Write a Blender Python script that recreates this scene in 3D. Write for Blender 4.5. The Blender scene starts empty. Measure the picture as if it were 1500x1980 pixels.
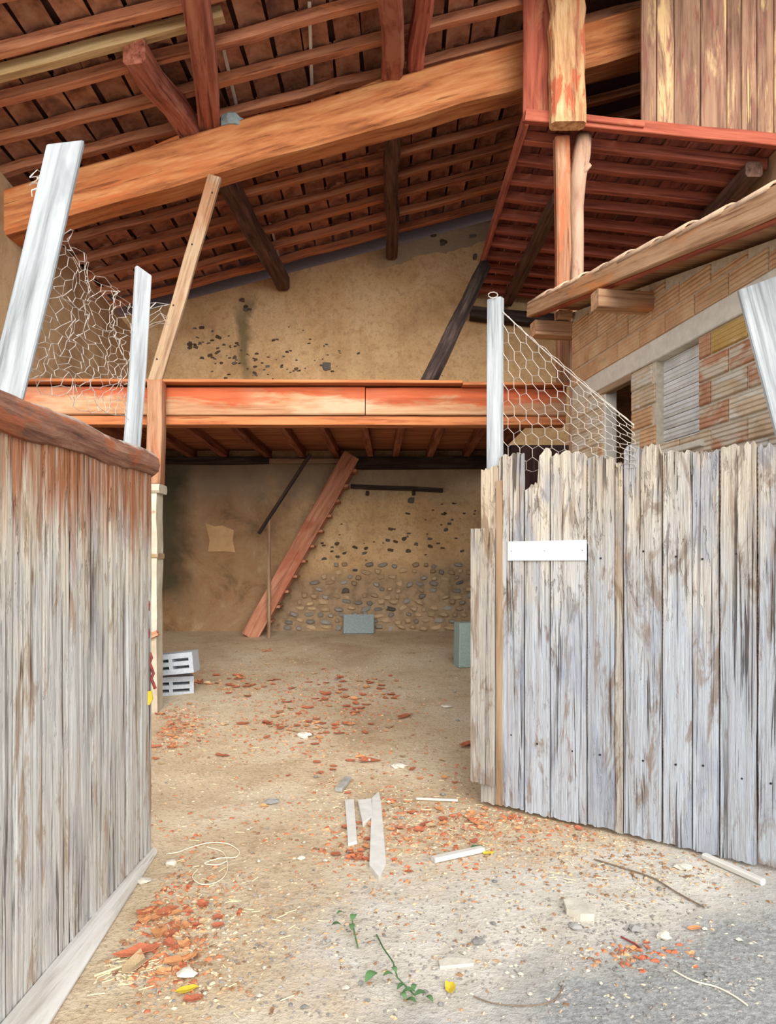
import bpy, math, random
from mathutils import Vector, Matrix, noise as mnoise

# ------------------------------------------------------------------ camera, sky, fill sun, exposure
scene = bpy.context.scene
COL = scene.collection
F = 1384.0            # focal length in pixels of the 1500x1980 frame
EYE = 1.5
HORIZON = 1090.0
cam_d = bpy.data.cameras.new('camera')
cam = bpy.data.objects.new('camera', cam_d)
COL.objects.link(cam)
cam.location = (0, 0, EYE)
cam.rotation_euler = (math.pi / 2, 0, 0)
cam_d.sensor_fit = 'AUTO'
cam_d.sensor_width = 36.0
cam_d.lens = F / 1980.0 * 36.0
cam_d.shift_y = (HORIZON - 990.0) / 1980.0
cam_d.clip_end = 200
scene.camera = cam

world = bpy.data.worlds.new('overcast_sky')
scene.world = world
world.use_nodes = True
bg = world.node_tree.nodes['Background']
bg.inputs[0].default_value = (0.93, 0.96, 1.0, 1)
bg.inputs[1].default_value = 1.0

sun_d = bpy.data.lights.new('fill_sun', 'SUN')  # wide low sun added as fill for the barn interior
sun_d.energy = 2.9
sun_d.angle = math.radians(50)
sun_d.color = (1.0, 0.95, 0.88)
sun = bpy.data.objects.new('fill_sun', sun_d)
COL.objects.link(sun)
sun.rotation_euler = Vector((-0.22, 0.88, -0.30)).to_track_quat('-Z', 'Y').to_euler()
sun.location = (0, -6, 8)

scene.cycles.diffuse_bounces = 8
scene.view_settings.view_transform = 'Standard'
scene.view_settings.look = 'None'
scene.view_settings.exposure = 0.76
scene.view_settings.gamma = 1.0
scene.view_settings.use_curve_mapping = False

rnd = random.Random(11)

# ------------------------------------------------------------------ helpers
WM = {}               # world matrices of what we have built


def P(px, py, d):
    """A point at distance d in front of the street position, sighted at a photo pixel."""
    return Vector(((px - 750.0) * d / F, d, EYE - (py - HORIZON) * d / F))


def X(px, d): return (px - 750.0) * d / F


def zf(x, y):
    z = 0.0 if y < 4.7 else 0.084 * (y - 4.7)
    return z + 0.012 * math.sin(1.7 * x + 0.6 * y) * math.sin(1.1 * y + 0.5)


def floor_pt(px, py):
    d = 3.0
    for _ in range(40):
        x = (px - 750.0) * d / F
        d = 0.5 * d + 0.5 * (EYE - zf(x, d)) * F / (py - HORIZON)
    x = (px - 750.0) * d / F
    return Vector((x, d, zf(x, d)))


def link(o, parent, world_m):
    COL.objects.link(o)
    if parent is not None:
        o.parent = parent
        o.matrix_parent_inverse = Matrix.Identity(4)
        o.matrix_basis = WM[parent.name].inverted() @ world_m
    else:
        o.matrix_basis = world_m
    WM[o.name] = world_m.copy()
    return o


def tag(o, label=None, cat=None, group=None, kind=None):
    if label: o['label'] = label
    if cat: o['category'] = cat
    if group: o['group'] = group
    if kind: o['kind'] = kind
    return o


def empty(name, loc, label=None, cat=None, group=None, kind=None, parent=None):
    o = bpy.data.objects.new(name, None)
    o.empty_display_size = 0.1
    link(o, parent, Matrix.Translation(Vector(loc)))
    return tag(o, label, cat, group, kind)


def make_mesh(name, verts, faces, mat, smooth=False):
    me = bpy.data.meshes.new(name)
    me.from_pydata([tuple(v) for v in verts], [], faces)
    me.validate()
    import bmesh
    bm = bmesh.new(); bm.from_mesh(me)
    bmesh.ops.recalc_face_normals(bm, faces=bm.faces)
    bm.to_mesh(me); bm.free()
    if smooth:
        for p in me.polygons: p.use_smooth = True
    if mat: me.materials.append(mat)
    return me


def raw_mesh(name, verts, faces, mat):
    me = bpy.data.meshes.new(name)
    me.from_pydata([tuple(v) for v in verts], [], faces)
    if mat: me.materials.append(mat)
    return me


def wobj(name, verts, faces, mat, parent=None, smooth=False, base=False):
    """Mesh object from world-space vertices, origin moved to its centre (or base)."""
    n = len(verts)
    c = Vector((0, 0, 0))
    for v in verts: c += Vector(v)
    c /= n
    if base: c.z = min(v[2] for v in verts)
    me = make_mesh(name, [Vector(v) - c for v in verts], faces, mat, smooth)
    return link(bpy.data.objects.new(name, me), parent, Matrix.Translation(c))


def frame(xa, zhint, origin):
    x = Vector(xa).normalized()
    z = Vector(zhint)
    z = (z - x * z.dot(x))
    if z.length < 1e-4: z = Vector((0, 1, 0)) - x * x.y
    z.normalize()
    y = z.cross(x)
    m = Matrix.Identity(4)
    for i in range(3):
        m[i][0] = x[i]; m[i][1] = y[i]; m[i][2] = z[i]; m[i][3] = origin[i]
    return m


def beam_mesh(name, L, w, t, mat, segs=1, wav=0.0, ch=0.006, taper=1.0, seed=0, skew0=0.0, skew1=0.0):
    r = random.Random(seed)
    V, Fc = [], []
    for i in range(segs + 1):
        f = i / segs
        k = 1 + (taper - 1) * f
        oy = (r.random() - .5) * wav * 2; oz = (r.random() - .5) * wav * 2
        a = w * .5 * k * (1 + (r.random() - .5) * wav * 3); b = t * .5 * k * (1 + (r.random() - .5) * wav * 3)
        c = min(ch, a * .6, b * .6)
        ring = [(-a + c, -b), (a - c, -b), (a, -b + c), (a, b - c), (a - c, b), (-a + c, b), (-a, b - c), (-a, -b + c)]
        x = f * L
        for (y, z) in ring:
            xx = x
            if i == 0: xx += skew0 * (y / w)
            if i == segs: xx += skew1 * (y / w)
            V.append((xx, y + oy, z + oz))
    for i in range(segs):
        for j in range(8):
            a = i * 8 + j; b = i * 8 + (j + 1) % 8
            Fc.append((a, b, b + 8, a + 8))
    Fc.append(tuple(range(7, -1, -1)))
    Fc.append(tuple(range(segs * 8, segs * 8 + 8)))
    return make_mesh(name, V, Fc, mat)


_seed = [100]


def beam(name, p0, p1, w, t, mat, parent=None, up=(0, 0, 1), segs=None, wav=0.0, ch=0.006, taper=1.0, skew0=0.0, skew1=0.0):
    """Timber from p0 to p1; w across (local Y), t along `up` (local Z)."""
    p0 = Vector(p0); p1 = Vector(p1)
    L = (p1 - p0).length
    if segs is None: segs = max(1, int(L / 0.35)) if wav else 1
    _seed[0] += 1
    me = beam_mesh(name, L, w, t, mat, segs, wav, ch, taper, _seed[0], skew0, skew1)
    return link(bpy.data.objects.new(name, me), parent, frame(p1 - p0, up, p0))


def log(name, pts, radii, mat, parent=None, n=10, rough=0.06):
    """Round trunk through pts."""
    pts = [Vector(p) for p in pts]
    _seed[0] += 1
    r = random.Random(_seed[0])
    V, Fc = [], []
    o = pts[0]
    m = frame(pts[-1] - pts[0], (0, 1, 0.2), o)
    inv = m.inverted()
    lp = [inv @ p for p in pts]
    for i, p in enumerate(lp):
        for j in range(n):
            a = 2 * math.pi * j / n
            rr = radii[i] * (1 + (r.random() - .5) * 2 * rough)
            V.append((p.x, p.y + rr * math.cos(a), p.z + rr * math.sin(a)))
    for i in range(len(lp) - 1):
        for j in range(n):
            a = i * n + j; b = i * n + (j + 1) % n
            Fc.append((a, b, b + n, a + n))
    Fc.append(tuple(range(n - 1, -1, -1)))
    Fc.append(tuple(range((len(lp) - 1) * n, len(lp) * n)))
    me = make_mesh(name, V, Fc, mat, True)
    return link(bpy.data.objects.new(name, me), parent, m)


def tube_geo(V, Fc, pts, r, n=4):
    base = len(V)
    k = len(pts)
    for i, p in enumerate(pts):
        p = Vector(p)
        a = Vector(pts[max(0, i - 1)]); b = Vector(pts[min(k - 1, i + 1)])
        t = (b - a)
        if t.length < 1e-9: t = Vector((1, 0, 0))
        t.normalize()
        h = Vector((0, 0, 1)) if abs(t.z) < .9 else Vector((1, 0, 0))
        u = t.cross(h).normalized(); v = t.cross(u)
        for j in range(n):
            an = 2 * math.pi * j / n
            V.append(p + u * r * math.cos(an) + v * r * math.sin(an))
    for i in range(k - 1):
        for j in range(n):
            a = base + i * n + j; b = base + i * n + (j + 1) % n
            Fc.append((a, b, b + n, a + n))
    Fc.append(tuple(base + j for j in range(n)))
    Fc.append(tuple(base + (k - 1) * n + j for j in range(n)))


def box_verts(x0, x1, y0, y1, z0, z1):
    v = [(x0, y0, z0), (x1, y0, z0), (x1, y1, z0), (x0, y1, z0), (x0, y0, z1), (x1, y0, z1), (x1, y1, z1), (x0, y1, z1)]
    f = [(0, 3, 2, 1), (4, 5, 6, 7), (0, 1, 5, 4), (1, 2, 6, 5), (2, 3, 7, 6), (3, 0, 4, 7)]
    return v, f


# ------------------------------------------------------------------ materials
def rgb(r, g, b):
    def l(c):
        c /= 255.0
        return c / 12.92 if c <= 0.04045 else ((c + 0.055) / 1.055) ** 2.4
    return (l(r), l(g), l(b), 1)


class NT:
    def __init__(s, name):
        s.m = bpy.data.materials.new(name)
        s.m.use_nodes = True
        s.t = s.m.node_tree
        s.b = s.t.nodes['Principled BSDF']
        s.b.inputs['Specular IOR Level'].default_value = 0.2

    def n(s, kind, **kw):
        o = s.t.nodes.new(kind)
        for k, v in kw.items(): setattr(o, k, v)
        return o

    def l(s, a, b): s.t.links.new(a, b)

    def math(s, op, a, b=None):
        o = s.n('ShaderNodeMath', operation=op)
        for i, v in enumerate((a, b)):
            if v is None: continue
            if hasattr(v, 'links'): s.l(v, o.inputs[i])
            else: o.inputs[i].default_value = v
        return o.outputs[0]

    def coords(s, scale=(1, 1, 1), rand=True, kind='Object'):
        tc = s.n('ShaderNodeTexCoord')
        mp = s.n('ShaderNodeMapping')
        mp.inputs['Scale'].default_value = scale
        if rand:
            oi = s.n('ShaderNodeObjectInfo')
            va = s.n('ShaderNodeVectorMath', operation='ADD')
            mu = s.math('MULTIPLY', oi.outputs['Random'], 57.0)
            s.l(tc.outputs[kind], va.inputs[0]); s.l(mu, va.inputs[1])
            s.l(va.outputs[0], mp.inputs['Vector'])
        else:
            s.l(tc.outputs[kind], mp.inputs['Vector'])
        return mp.outputs[0]

    def noise(s, vec, scale=1.0, detail=5.0, rough=.6, dist=0.0):
        o = s.n('ShaderNodeTexNoise')
        o.inputs['Scale'].default_value = scale
        o.inputs['Detail'].default_value = detail
        o.inputs['Roughness'].default_value = rough
        o.inputs['Distortion'].default_value = dist
        s.l(vec, o.inputs['Vector'])
        return o.outputs[0]

    def ramp(s, fac, stops, interp='LINEAR'):
        o = s.n('ShaderNodeValToRGB')
        cr = o.color_ramp
        cr.interpolation = interp
        while len(cr.elements) < len(stops): cr.elements.new(0.5)
        for e, (p, c) in zip(cr.elements, stops):
            e.position = p
            e.color = c if len(c) == 4 else (*c, 1)
        s.l(fac, o.inputs[0])
        return o.outputs[0]

    def mask(s, fac, a, b):
        o = s.n('ShaderNodeMapRange')
        o.inputs[1].default_value = a; o.inputs[2].default_value = b
        s.l(fac, o.inputs[0])
        return o.outputs[0]

    def mix(s, fac, a, b, blend='MIX'):
        o = s.n('ShaderNodeMix', data_type='RGBA', blend_type=blend)
        for i, v in ((0, fac), (6, a), (7, b)):
            if hasattr(v, 'links'): s.l(v, o.inputs[i])
            else: o.inputs[i].default_value = v
        return o.outputs[2]

    def vary(s, col, lo=.82, hi=1.12):
        oi = s.n('ShaderNodeObjectInfo')
        mr = s.n('ShaderNodeMapRange')
        mr.inputs[3].default_value = lo; mr.inputs[4].default_value = hi
        s.l(oi.outputs['Random'], mr.inputs[0])
        hs = s.n('ShaderNodeHueSaturation')
        s.l(mr.outputs[0], hs.inputs['Value'])
        s.l(col, hs.inputs['Color'])
        return hs.outputs[0]

    def done(s, col, rough=.85, bump=None, strength=.4, dist=.01):
        if hasattr(col, 'links'): s.l(col, s.b.inputs['Base Color'])
        else: s.b.inputs['Base Color'].default_value = col
        s.b.inputs['Roughness'].default_value = rough
        if bump is not None:
            bp = s.n('ShaderNodeBump')
            bp.inputs['Strength'].default_value = strength
            bp.inputs['Distance'].default_value = dist
            s.l(bump, bp.inputs['Height'])
            s.l(bp.outputs[0], s.b.inputs['Normal'])
        return s.m


def soft(c, k=.9):
    g = .3 * c[0] + .59 * c[1] + .11 * c[2]
    return (g + (c[0] - g) * k, g + (c[1] - g) * k, g + (c[2] - g) * k, 1)


def wood(name, dark, mid, light, stain=None, stain_lo=.55, stain_hi=.62, streak=28.0, patch=(1.2, 3, 3), crack=.62,
         vary=(.8, 1.12), bump=.5, stain2=None, s2_lo=.6, s2_hi=.66, crack_amt=.8):
    dark, mid, light = soft(dark), soft(mid), soft(light)
    stain = soft(stain) if stain else None
    stain2 = soft(stain2) if stain2 else None
    n = NT(name)
    g = n.noise(n.coords((1.3, streak, streak)), 1.0, 6, .65, .3)
    col = n.ramp(g, [(.30, dark), (.5, mid), (.68, light)])
    if stain:
        pz = n.noise(n.coords(patch), 1.0, 5, .65, .4)
        col = n.mix(n.mask(pz, stain_lo, stain_hi), col, stain)
    if stain2:
        pz2 = n.noise(n.coords((patch[0] * 1.7, patch[1] * 1.9, patch[2] * 1.9)), 1.3, 5, .7, .3)
        col = n.mix(n.mask(pz2, s2_lo, s2_hi), col, stain2)
    ck = n.noise(n.coords((.9, streak * 2.2, streak * 2.2)), 1.0, 4, .6, .2)
    cm = n.mask(ck, crack, crack + .06)
    col = n.mix(n.math('MULTIPLY', cm, crack_amt), col, dark)
    col = n.vary(col, *vary)
    h = n.math('SUBTRACT', g, cm)
    return n.done(col, .85, h, bump, .008)


M = {}
def gate_mat(name, pale, cool, brown, dark, rust=None, warm_from=1.0, warm_to=2.0, crack_lo=.585):
    n = NT(name)
    tc = n.n('ShaderNodeTexCoord')
    sp = n.n('ShaderNodeSeparateXYZ'); n.l(tc.outputs['Object'], sp.inputs[0])
    hgt = sp.outputs[0]
    g = n.noise(n.coords((1.1, 30, 30)), 1.0, 7, .7, .35)
    fine = n.noise(n.coords((2.2, 110, 60)), 1.0, 4, .7)
    wear = n.noise(n.coords((1.5, 5, 5)), 1.0, 5, .65, .5)
    up = n.n('ShaderNodeMapRange'); n.l(n.math('ADD', hgt, n.math('MULTIPLY', n.math('SUBTRACT', wear, .5), 2.2)), up.inputs[0])
    up.inputs[1].default_value = warm_from; up.inputs[2].default_value = warm_to
    col = n.mix(up.outputs[0], cool, pale)
    col = n.mix(n.math('MULTIPLY', n.mask(g, .46, .64), n.math('ADD', n.math('MULTIPLY', up.outputs[0], .35), .35)), col, brown)
    col = n.mix(n.math('MULTIPLY', n.mask(fine, .5, .72), .6), col, brown)
    patch = n.noise(n.coords((2.0, 8, 8)), 1.0, 5, .7, .8)
    col = n.mix(n.math('MULTIPLY', n.mask(patch, .54, .62), .75), col, brown)
    gouge = n.noise(n.coords((5.5, 34, 20)), 1.0, 4, .65, .6)
    gm = n.math('MULTIPLY', n.mask(gouge, .58, .63), n.mask(n.noise(n.coords((1.7, 4, 4)), 1.0, 3, .6), .42, .58))
    gm = n.math('MULTIPLY', gm, n.math('ADD', n.math('MULTIPLY', up.outputs[0], .75), .25))
    col = n.mix(n.math('MULTIPLY', gm, .75), col, (dark[0] * 1.6, dark[1] * 1.5, dark[2] * 1.4, 1))
    blotch = n.noise(n.coords((1.1, 3.2, 3.2)), 1.3, 4, .6, .4)
    col = n.mix(n.math('MULTIPLY', n.mask(blotch, .52, .62), .6), col, (cool[0] * .62, cool[1] * .62, cool[2] * .68, 1))
    # knots
    vo = n.n('ShaderNodeTexVoronoi'); vo.inputs['Scale'].default_value = 1.0
    n.l(n.coords((1.9, 5.5, 0.5)), vo.inputs['Vector'])
    kn = n.math('SUBTRACT', 1.0, n.mask(n.math('ADD', vo.outputs['Distance'], n.math('MULTIPLY', g, .08)), .07, .13))
    col = n.mix(n.math('MULTIPLY', kn, .75), col, (dark[0] * 1.9, dark[1] * 1.4, dark[2] * 1.0, 1))
    ck = n.noise(n.coords((1.0, 46, 20)), 1.0, 3, .55, .5)
    cm = n.mask(ck, crack_lo, crack_lo + .045)
    ck2 = n.math('MULTIPLY', cm, n.mask(n.noise(n.coords((.9, 6, 6)), 1.0, 3, .6), .40, .56))
    col = n.mix(n.math('MULTIPLY', ck2, .85), col, dark)
    if rust:
        ru = n.n('ShaderNodeMapRange')
        n.l(n.math('ADD', hgt, n.math('MULTIPLY', n.math('SUBTRACT', n.noise(n.coords((.7, 16, 16)), 1.0, 4, .6), .5), 1.1)), ru.inputs[0])
        ru.inputs[1].default_value = 1.52; ru.inputs[2].default_value = 1.72
        col = n.mix(n.math('MULTIPLY', n.math('MULTIPLY', ru.outputs[0], n.mask(g, .66, .48)), .9), col, rust)
    col = n.vary(col, .9, 1.08)
    h = n.math('SUBTRACT', n.math('ADD', g, n.math('MULTIPLY', fine, .5)), n.math('ADD', n.math('MULTIPLY', ck2, 1.5), gm))
    return n.done(col, .88, h, .9, .014)


M['gate_wood'] = gate_mat('weathered_gate_wood', rgb(198, 188, 171), rgb(170, 177, 185), rgb(124, 105, 88), rgb(62, 50, 42))
M['gate_wood_warm'] = gate_mat('weathered_gate_wood_warm', rgb(192, 176, 152), rgb(172, 168, 160), rgb(126, 102, 80), rgb(66, 50, 40))
M['gate_wood_rust'] = gate_mat('rust_streaked_gate_wood', rgb(222, 208, 184), rgb(196, 196, 192), rgb(152, 126, 98), rgb(70, 52, 40), rust=rgb(150, 86, 46), crack_lo=.575)
def rail_mat():
    n = NT('split_rail_wood')
    tc = n.n('ShaderNodeTexCoord')
    sp = n.n('ShaderNodeSeparateXYZ'); n.l(tc.outputs['Object'], sp.inputs[0])
    g = n.noise(n.coords((2, 20, 20)), 1.0, 6, .7, .3)
    p = n.noise(n.coords((4, 9, 9)), 1.0, 5, .65, .3)
    col = n.ramp(g, [(.3, rgb(78, 52, 44)), (.5, rgb(132, 92, 74)), (.7, rgb(160, 124, 102))])
    col = n.mix(n.math('MULTIPLY', n.mask(p, .52, .6), .8), col, rgb(156, 88, 58))
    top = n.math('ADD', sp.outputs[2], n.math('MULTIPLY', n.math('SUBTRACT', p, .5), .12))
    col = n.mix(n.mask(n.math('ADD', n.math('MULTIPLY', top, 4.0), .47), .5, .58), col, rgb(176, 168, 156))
    return n.done(col, .9, n.math('ADD', g, p), .8, .012)


M['gate_rail'] = rail_mat()
M['grey_batten'] = wood('silver_grey_batten_wood', rgb(112, 114, 116), rgb(162, 167, 170), rgb(186, 191, 194), rgb(140, 143, 146), .58, .7, streak=22,
                        vary=(.95, 1.05), crack=.68)
M['tie_beam'] = wood('honey_oak_timber', rgb(120, 62, 28), rgb(186, 112, 58), rgb(208, 144, 84), rgb(190, 102, 46), .54, .66, streak=13,
                     patch=(.7, 4, 4), crack=.64, vary=(.97, 1.03))
def mezz_mat():
    n = NT('painted_orange_timber')
    tc = n.n('ShaderNodeTexCoord')
    sp = n.n('ShaderNodeSeparateXYZ'); n.l(tc.outputs['Object'], sp.inputs[0])
    g = n.noise(n.coords((1.2, 16, 16)), 1.0, 6, .65, .3)
    p = n.noise(n.coords((1.3, 4, 6)), 1.0, 5, .65, .3)
    col = n.ramp(g, [(.3, rgb(146, 98, 68)), (.5, rgb(174, 130, 96)), (.7, rgb(190, 154, 120))])
    pale = n.noise(n.coords((1.1, 3, 3)), 1.0, 4, .6)
    col = n.mix(n.math('MULTIPLY', n.mask(pale, .5, .62), .7), col, rgb(194, 170, 142))
    red = n.math('ADD', sp.outputs[2], n.math('MULTIPLY', n.math('SUBTRACT', p, .5), .55))
    m = n.mask(n.math('ADD', n.math('MULTIPLY', red, 3.0), .5), .38, .58)
    m = n.math('MULTIPLY', m, n.mask(n.noise(n.coords((.9, .9, .9)), 1.0, 2, .5), .30, .46))
    col = n.mix(n.math('MULTIPLY', m, .85), col, n.ramp(g, [(.3, rgb(148, 66, 38)), (.6, rgb(190, 84, 48))]))
    return n.done(col, .85, g, .5, .008)


M['mezz_beam'] = mezz_mat()
M['mezz_trim'] = wood('orange_brown_board', rgb(128, 66, 34), rgb(184, 108, 58), rgb(200, 128, 74), streak=18, vary=(.95, 1.05))
M['red_rafter'] = wood('red_brown_rafter_wood', rgb(122, 66, 44), rgb(192, 122, 84), rgb(208, 144, 104), rgb(206, 124, 72), .56, .64, streak=18,
                       vary=(.8, 1.15))
M['pale_rafter'] = wood('pale_new_rafter_wood', rgb(150, 116, 74), rgb(202, 166, 112), rgb(218, 188, 138), streak=18)
M['purlin'] = wood('red_brown_log', rgb(92, 46, 34), rgb(156, 86, 64), rgb(184, 116, 88), rgb(168, 104, 82), .55, .63, streak=14, vary=(.92, 1.08))
M['dark_purlin'] = wood('smoky_brown_timber', rgb(58, 40, 34), rgb(98, 70, 58), rgb(124, 92, 76), streak=14, vary=(.9, 1.1))
M['dark_brace'] = wood('blackened_timber', rgb(34, 26, 24), rgb(62, 48, 44), rgb(96, 80, 72), streak=14, vary=(.9, 1.1))
M['strut'] = wood('pale_tan_plank', rgb(110, 80, 58), rgb(158, 128, 98), rgb(174, 148, 118), rgb(152, 106, 72), .55, .65, streak=18)
M['joist'] = wood('red_brown_joist_wood', rgb(92, 44, 30), rgb(150, 84, 58), rgb(176, 112, 82), streak=18)
M['deck'] = wood('orange_deck_board', rgb(112, 58, 36), rgb(168, 100, 62), rgb(190, 122, 78), streak=18)
M['loft_joist'] = wood('brick_red_joist_wood', rgb(104, 50, 40), rgb(168, 90, 70), rgb(190, 112, 88), rgb(182, 98, 70), .55, .65, streak=18)
M['loft_board'] = wood('maroon_loft_board', rgb(88, 44, 40), rgb(140, 78, 66), rgb(160, 98, 82), rgb(110, 62, 58), .5, .6, streak=14, vary=(.7, 1.15))
M['loft_wall'] = wood('peeling_red_brown_board', rgb(96, 66, 52), rgb(148, 110, 86), rgb(168, 130, 100), rgb(204, 168, 116), .54, .64, streak=16,
                      patch=(1.0, 8, 8), stain2=rgb(138, 84, 70), s2_lo=.54, s2_hi=.64, vary=(.85, 1.1))
M['red_board'] = wood('painted_red_board', rgb(112, 50, 36), rgb(166, 80, 56), rgb(182, 98, 70), rgb(174, 106, 70), .56, .66, streak=16, vary=(.95, 1.05))
M['peel_post'] = wood('peeling_pale_post_wood', rgb(140, 78, 50), rgb(196, 150, 100), rgb(220, 190, 142), rgb(178, 92, 56), .54, .6, streak=16,
                      patch=(2.2, 8, 8), vary=(.97, 1.03))
M['brown_post'] = wood('orange_streaked_post_wood', rgb(118, 72, 48), rgb(172, 122, 88), rgb(196, 152, 116), rgb(176, 98, 58), .57, .66, streak=16)
M['bark_post'] = wood('bare_trunk_wood', rgb(120, 86, 66), rgb(176, 138, 112), rgb(196, 164, 138), rgb(150, 100, 74), .54, .62, streak=7)
M['fascia'] = wood('verge_board_wood', rgb(128, 86, 58), rgb(182, 138, 100), rgb(200, 162, 124), rgb(198, 128, 66), .57, .68, streak=22, vary=(.97, 1.03))
M['stair'] = wood('salmon_brown_plank', rgb(132, 80, 56), rgb(190, 126, 94), rgb(206, 148, 116), rgb(178, 102, 72), .55, .65, streak=14, vary=(.95, 1.05))
M['white_wood'] = wood('pale_strip_wood', rgb(176, 168, 156), rgb(214, 210, 202), rgb(226, 224, 220), streak=14)


def tile_mat():
    n = NT('terracotta_roof_tile')
    g = n.noise(n.coords((6, 6, 6)), 1.0, 5, .65)
    col = n.ramp(g, [(.3, rgb(116, 74, 58)), (.5, rgb(170, 116, 90)), (.7, rgb(192, 142, 114))])
    d = n.noise(n.coords((2.2, 2.2, 2.2)), 1.0, 3, .6)
    col = n.mix(n.mask(d, .58, .7), col, rgb(110, 78, 68))
    col = n.vary(col, .5, 1.25)
    return n.done(col, .9, g, .4)


M['tile'] = tile_mat()


def plain(name, c, rough=.8, nscale=20, amt=.25, bump=.2, vary=None):
    n = NT(name)
    g = n.noise(n.coords((nscale,) * 3), 1.0, 5, .65)
    dk = (c[0] * (1 - amt), c[1] * (1 - amt), c[2] * (1 - amt), 1)
    lt = (min(1, c[0] * (1 + amt)), min(1, c[1] * (1 + amt)), min(1, c[2] * (1 + amt)), 1)
    col = n.ramp(g, [(.3, dk), (.7, lt)])
    if vary: col = n.vary(col, *vary)
    return n.done(col, rough, g, bump)


M['roof_cover'] = plain('roof_underlay_clay', rgb(84, 54, 48))
M['white_sign'] = plain('white_enamel_plate', rgb(238, 240, 242), .4, 3, .02, 0)
M['screw'] = plain('dull_steel', rgb(150, 150, 150), .5)
M['wire'] = plain('galvanised_wire', rgb(190, 180, 170), .6, 40, .25, 0)
M['block'] = plain('grey_concrete_block', rgb(172, 178, 186), .9, 60, .15, .5)
M['block_dark'] = plain('concrete_block_hollow', rgb(58, 62, 76), .95)
M['green_block'] = plain('grey_green_concrete', rgb(148, 166, 160), .9, 50, .15, .5)
M['slab'] = plain('blue_grey_concrete', rgb(138, 150, 152), .9, 40, .15, .5)
M['concrete'] = plain('pale_cast_concrete', rgb(198, 190, 176), .9, 18, .12, .4)
M['stone_hole_dark'] = plain('dark_stone_and_hole_shade', rgb(96, 90, 86), .95, 14, .35, .6, (.75, 1.35))
M['stone_brown'] = plain('brown_basalt_stone', rgb(92, 76, 62), .95, 14, .35, .6, (.7, 1.3))
M['patch'] = plain('bare_ochre_plaster', rgb(190, 154, 112), .95, 6, .15, .4)
M['stone_tan'] = plain('tan_field_stone', rgb(178, 152, 120), .95, 12, .3, .6, (.7, 1.25))
M['stone_grey'] = plain('grey_field_stone', rgb(146, 138, 128), .95, 12, .3, .6, (.7, 1.3))
M['pebble'] = plain('white_limestone', rgb(204, 197, 182), .9, 20, .12, .5, (.85, 1.08))
M['white_plain'] = plain('bleached_board', rgb(206, 204, 198), .85, 14, .1, .3)
M['mortar_dust'] = plain('pale_mortar_dust', rgb(206, 192, 168), .95, 10, .2, .3)
M['pebble_grey'] = plain('grey_pebble_stone', rgb(150, 148, 144), .9, 20, .2, .5, (.6, 1.2))
M['leaf_red'] = plain('dry_red_leaf', rgb(178, 104, 76), .8, 30, .3, .2, (.75, 1.2))
M['leaf_orange'] = plain('dry_orange_leaf', rgb(204, 144, 98), .8, 30, .3, .2, (.75, 1.2))
M['leaf_tan'] = plain('dry_tan_leaf', rgb(192, 166, 130), .8, 30, .25, .2, (.75, 1.15))
M['yellow'] = plain('yellow_leaf', rgb(204, 178, 58), .7, 20, .15, .1)
M['green'] = plain('green_weed_leaf', rgb(84, 118, 76), .7, 20, .3, .1, (.8, 1.25))
M['straw'] = plain('straw', rgb(216, 196, 156), .8, 20, .25, .1)
M['twig'] = plain('grey_twig_bark', rgb(120, 104, 88), .9, 30, .25, .2)
M['cord'] = plain('pale_cord', rgb(226, 214, 192), .8, 30, .1, .1)
M['rusty'] = plain('rusty_red_iron', rgb(126, 62, 58), .85, 40, .3, .5)
def crumb_mat(name, stops):
    n = NT(name)
    v = n.n('ShaderNodeTexVoronoi'); v.inputs['Scale'].default_value = 26.0
    n.l(n.coords((1, 1, 1), False), v.inputs['Vector'])
    sp = n.n('ShaderNodeSeparateColor'); n.l(v.outputs['Color'], sp.inputs[0])
    return n.done(n.ramp(sp.outputs[0], stops, 'CONSTANT'), .9)


M['crumb'] = crumb_mat('leaf_crumb_mix', [(0, rgb(172, 98, 70)), (.3, rgb(190, 122, 86)), (.55, rgb(168, 128, 96)), (.75, rgb(206, 160, 118)), (.9, rgb(146, 104, 80))])
M['chip_mix'] = crumb_mat('chip_mix', [(0, rgb(190, 160, 124)), (.3, rgb(150, 114, 84)), (.55, rgb(176, 138, 104)), (.75, rgb(206, 186, 156)), (.9, rgb(122, 96, 74))])
M['chip'] = plain('clay_and_wood_chips', rgb(186, 128, 92), .9, 8, .45, .2)
M['gravel'] = plain('dark_gravel', rgb(140, 134, 128), .95, 5, .5, .3)
M['dark_inside'] = plain('dark_interior_render', rgb(46, 42, 48), .95)


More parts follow.
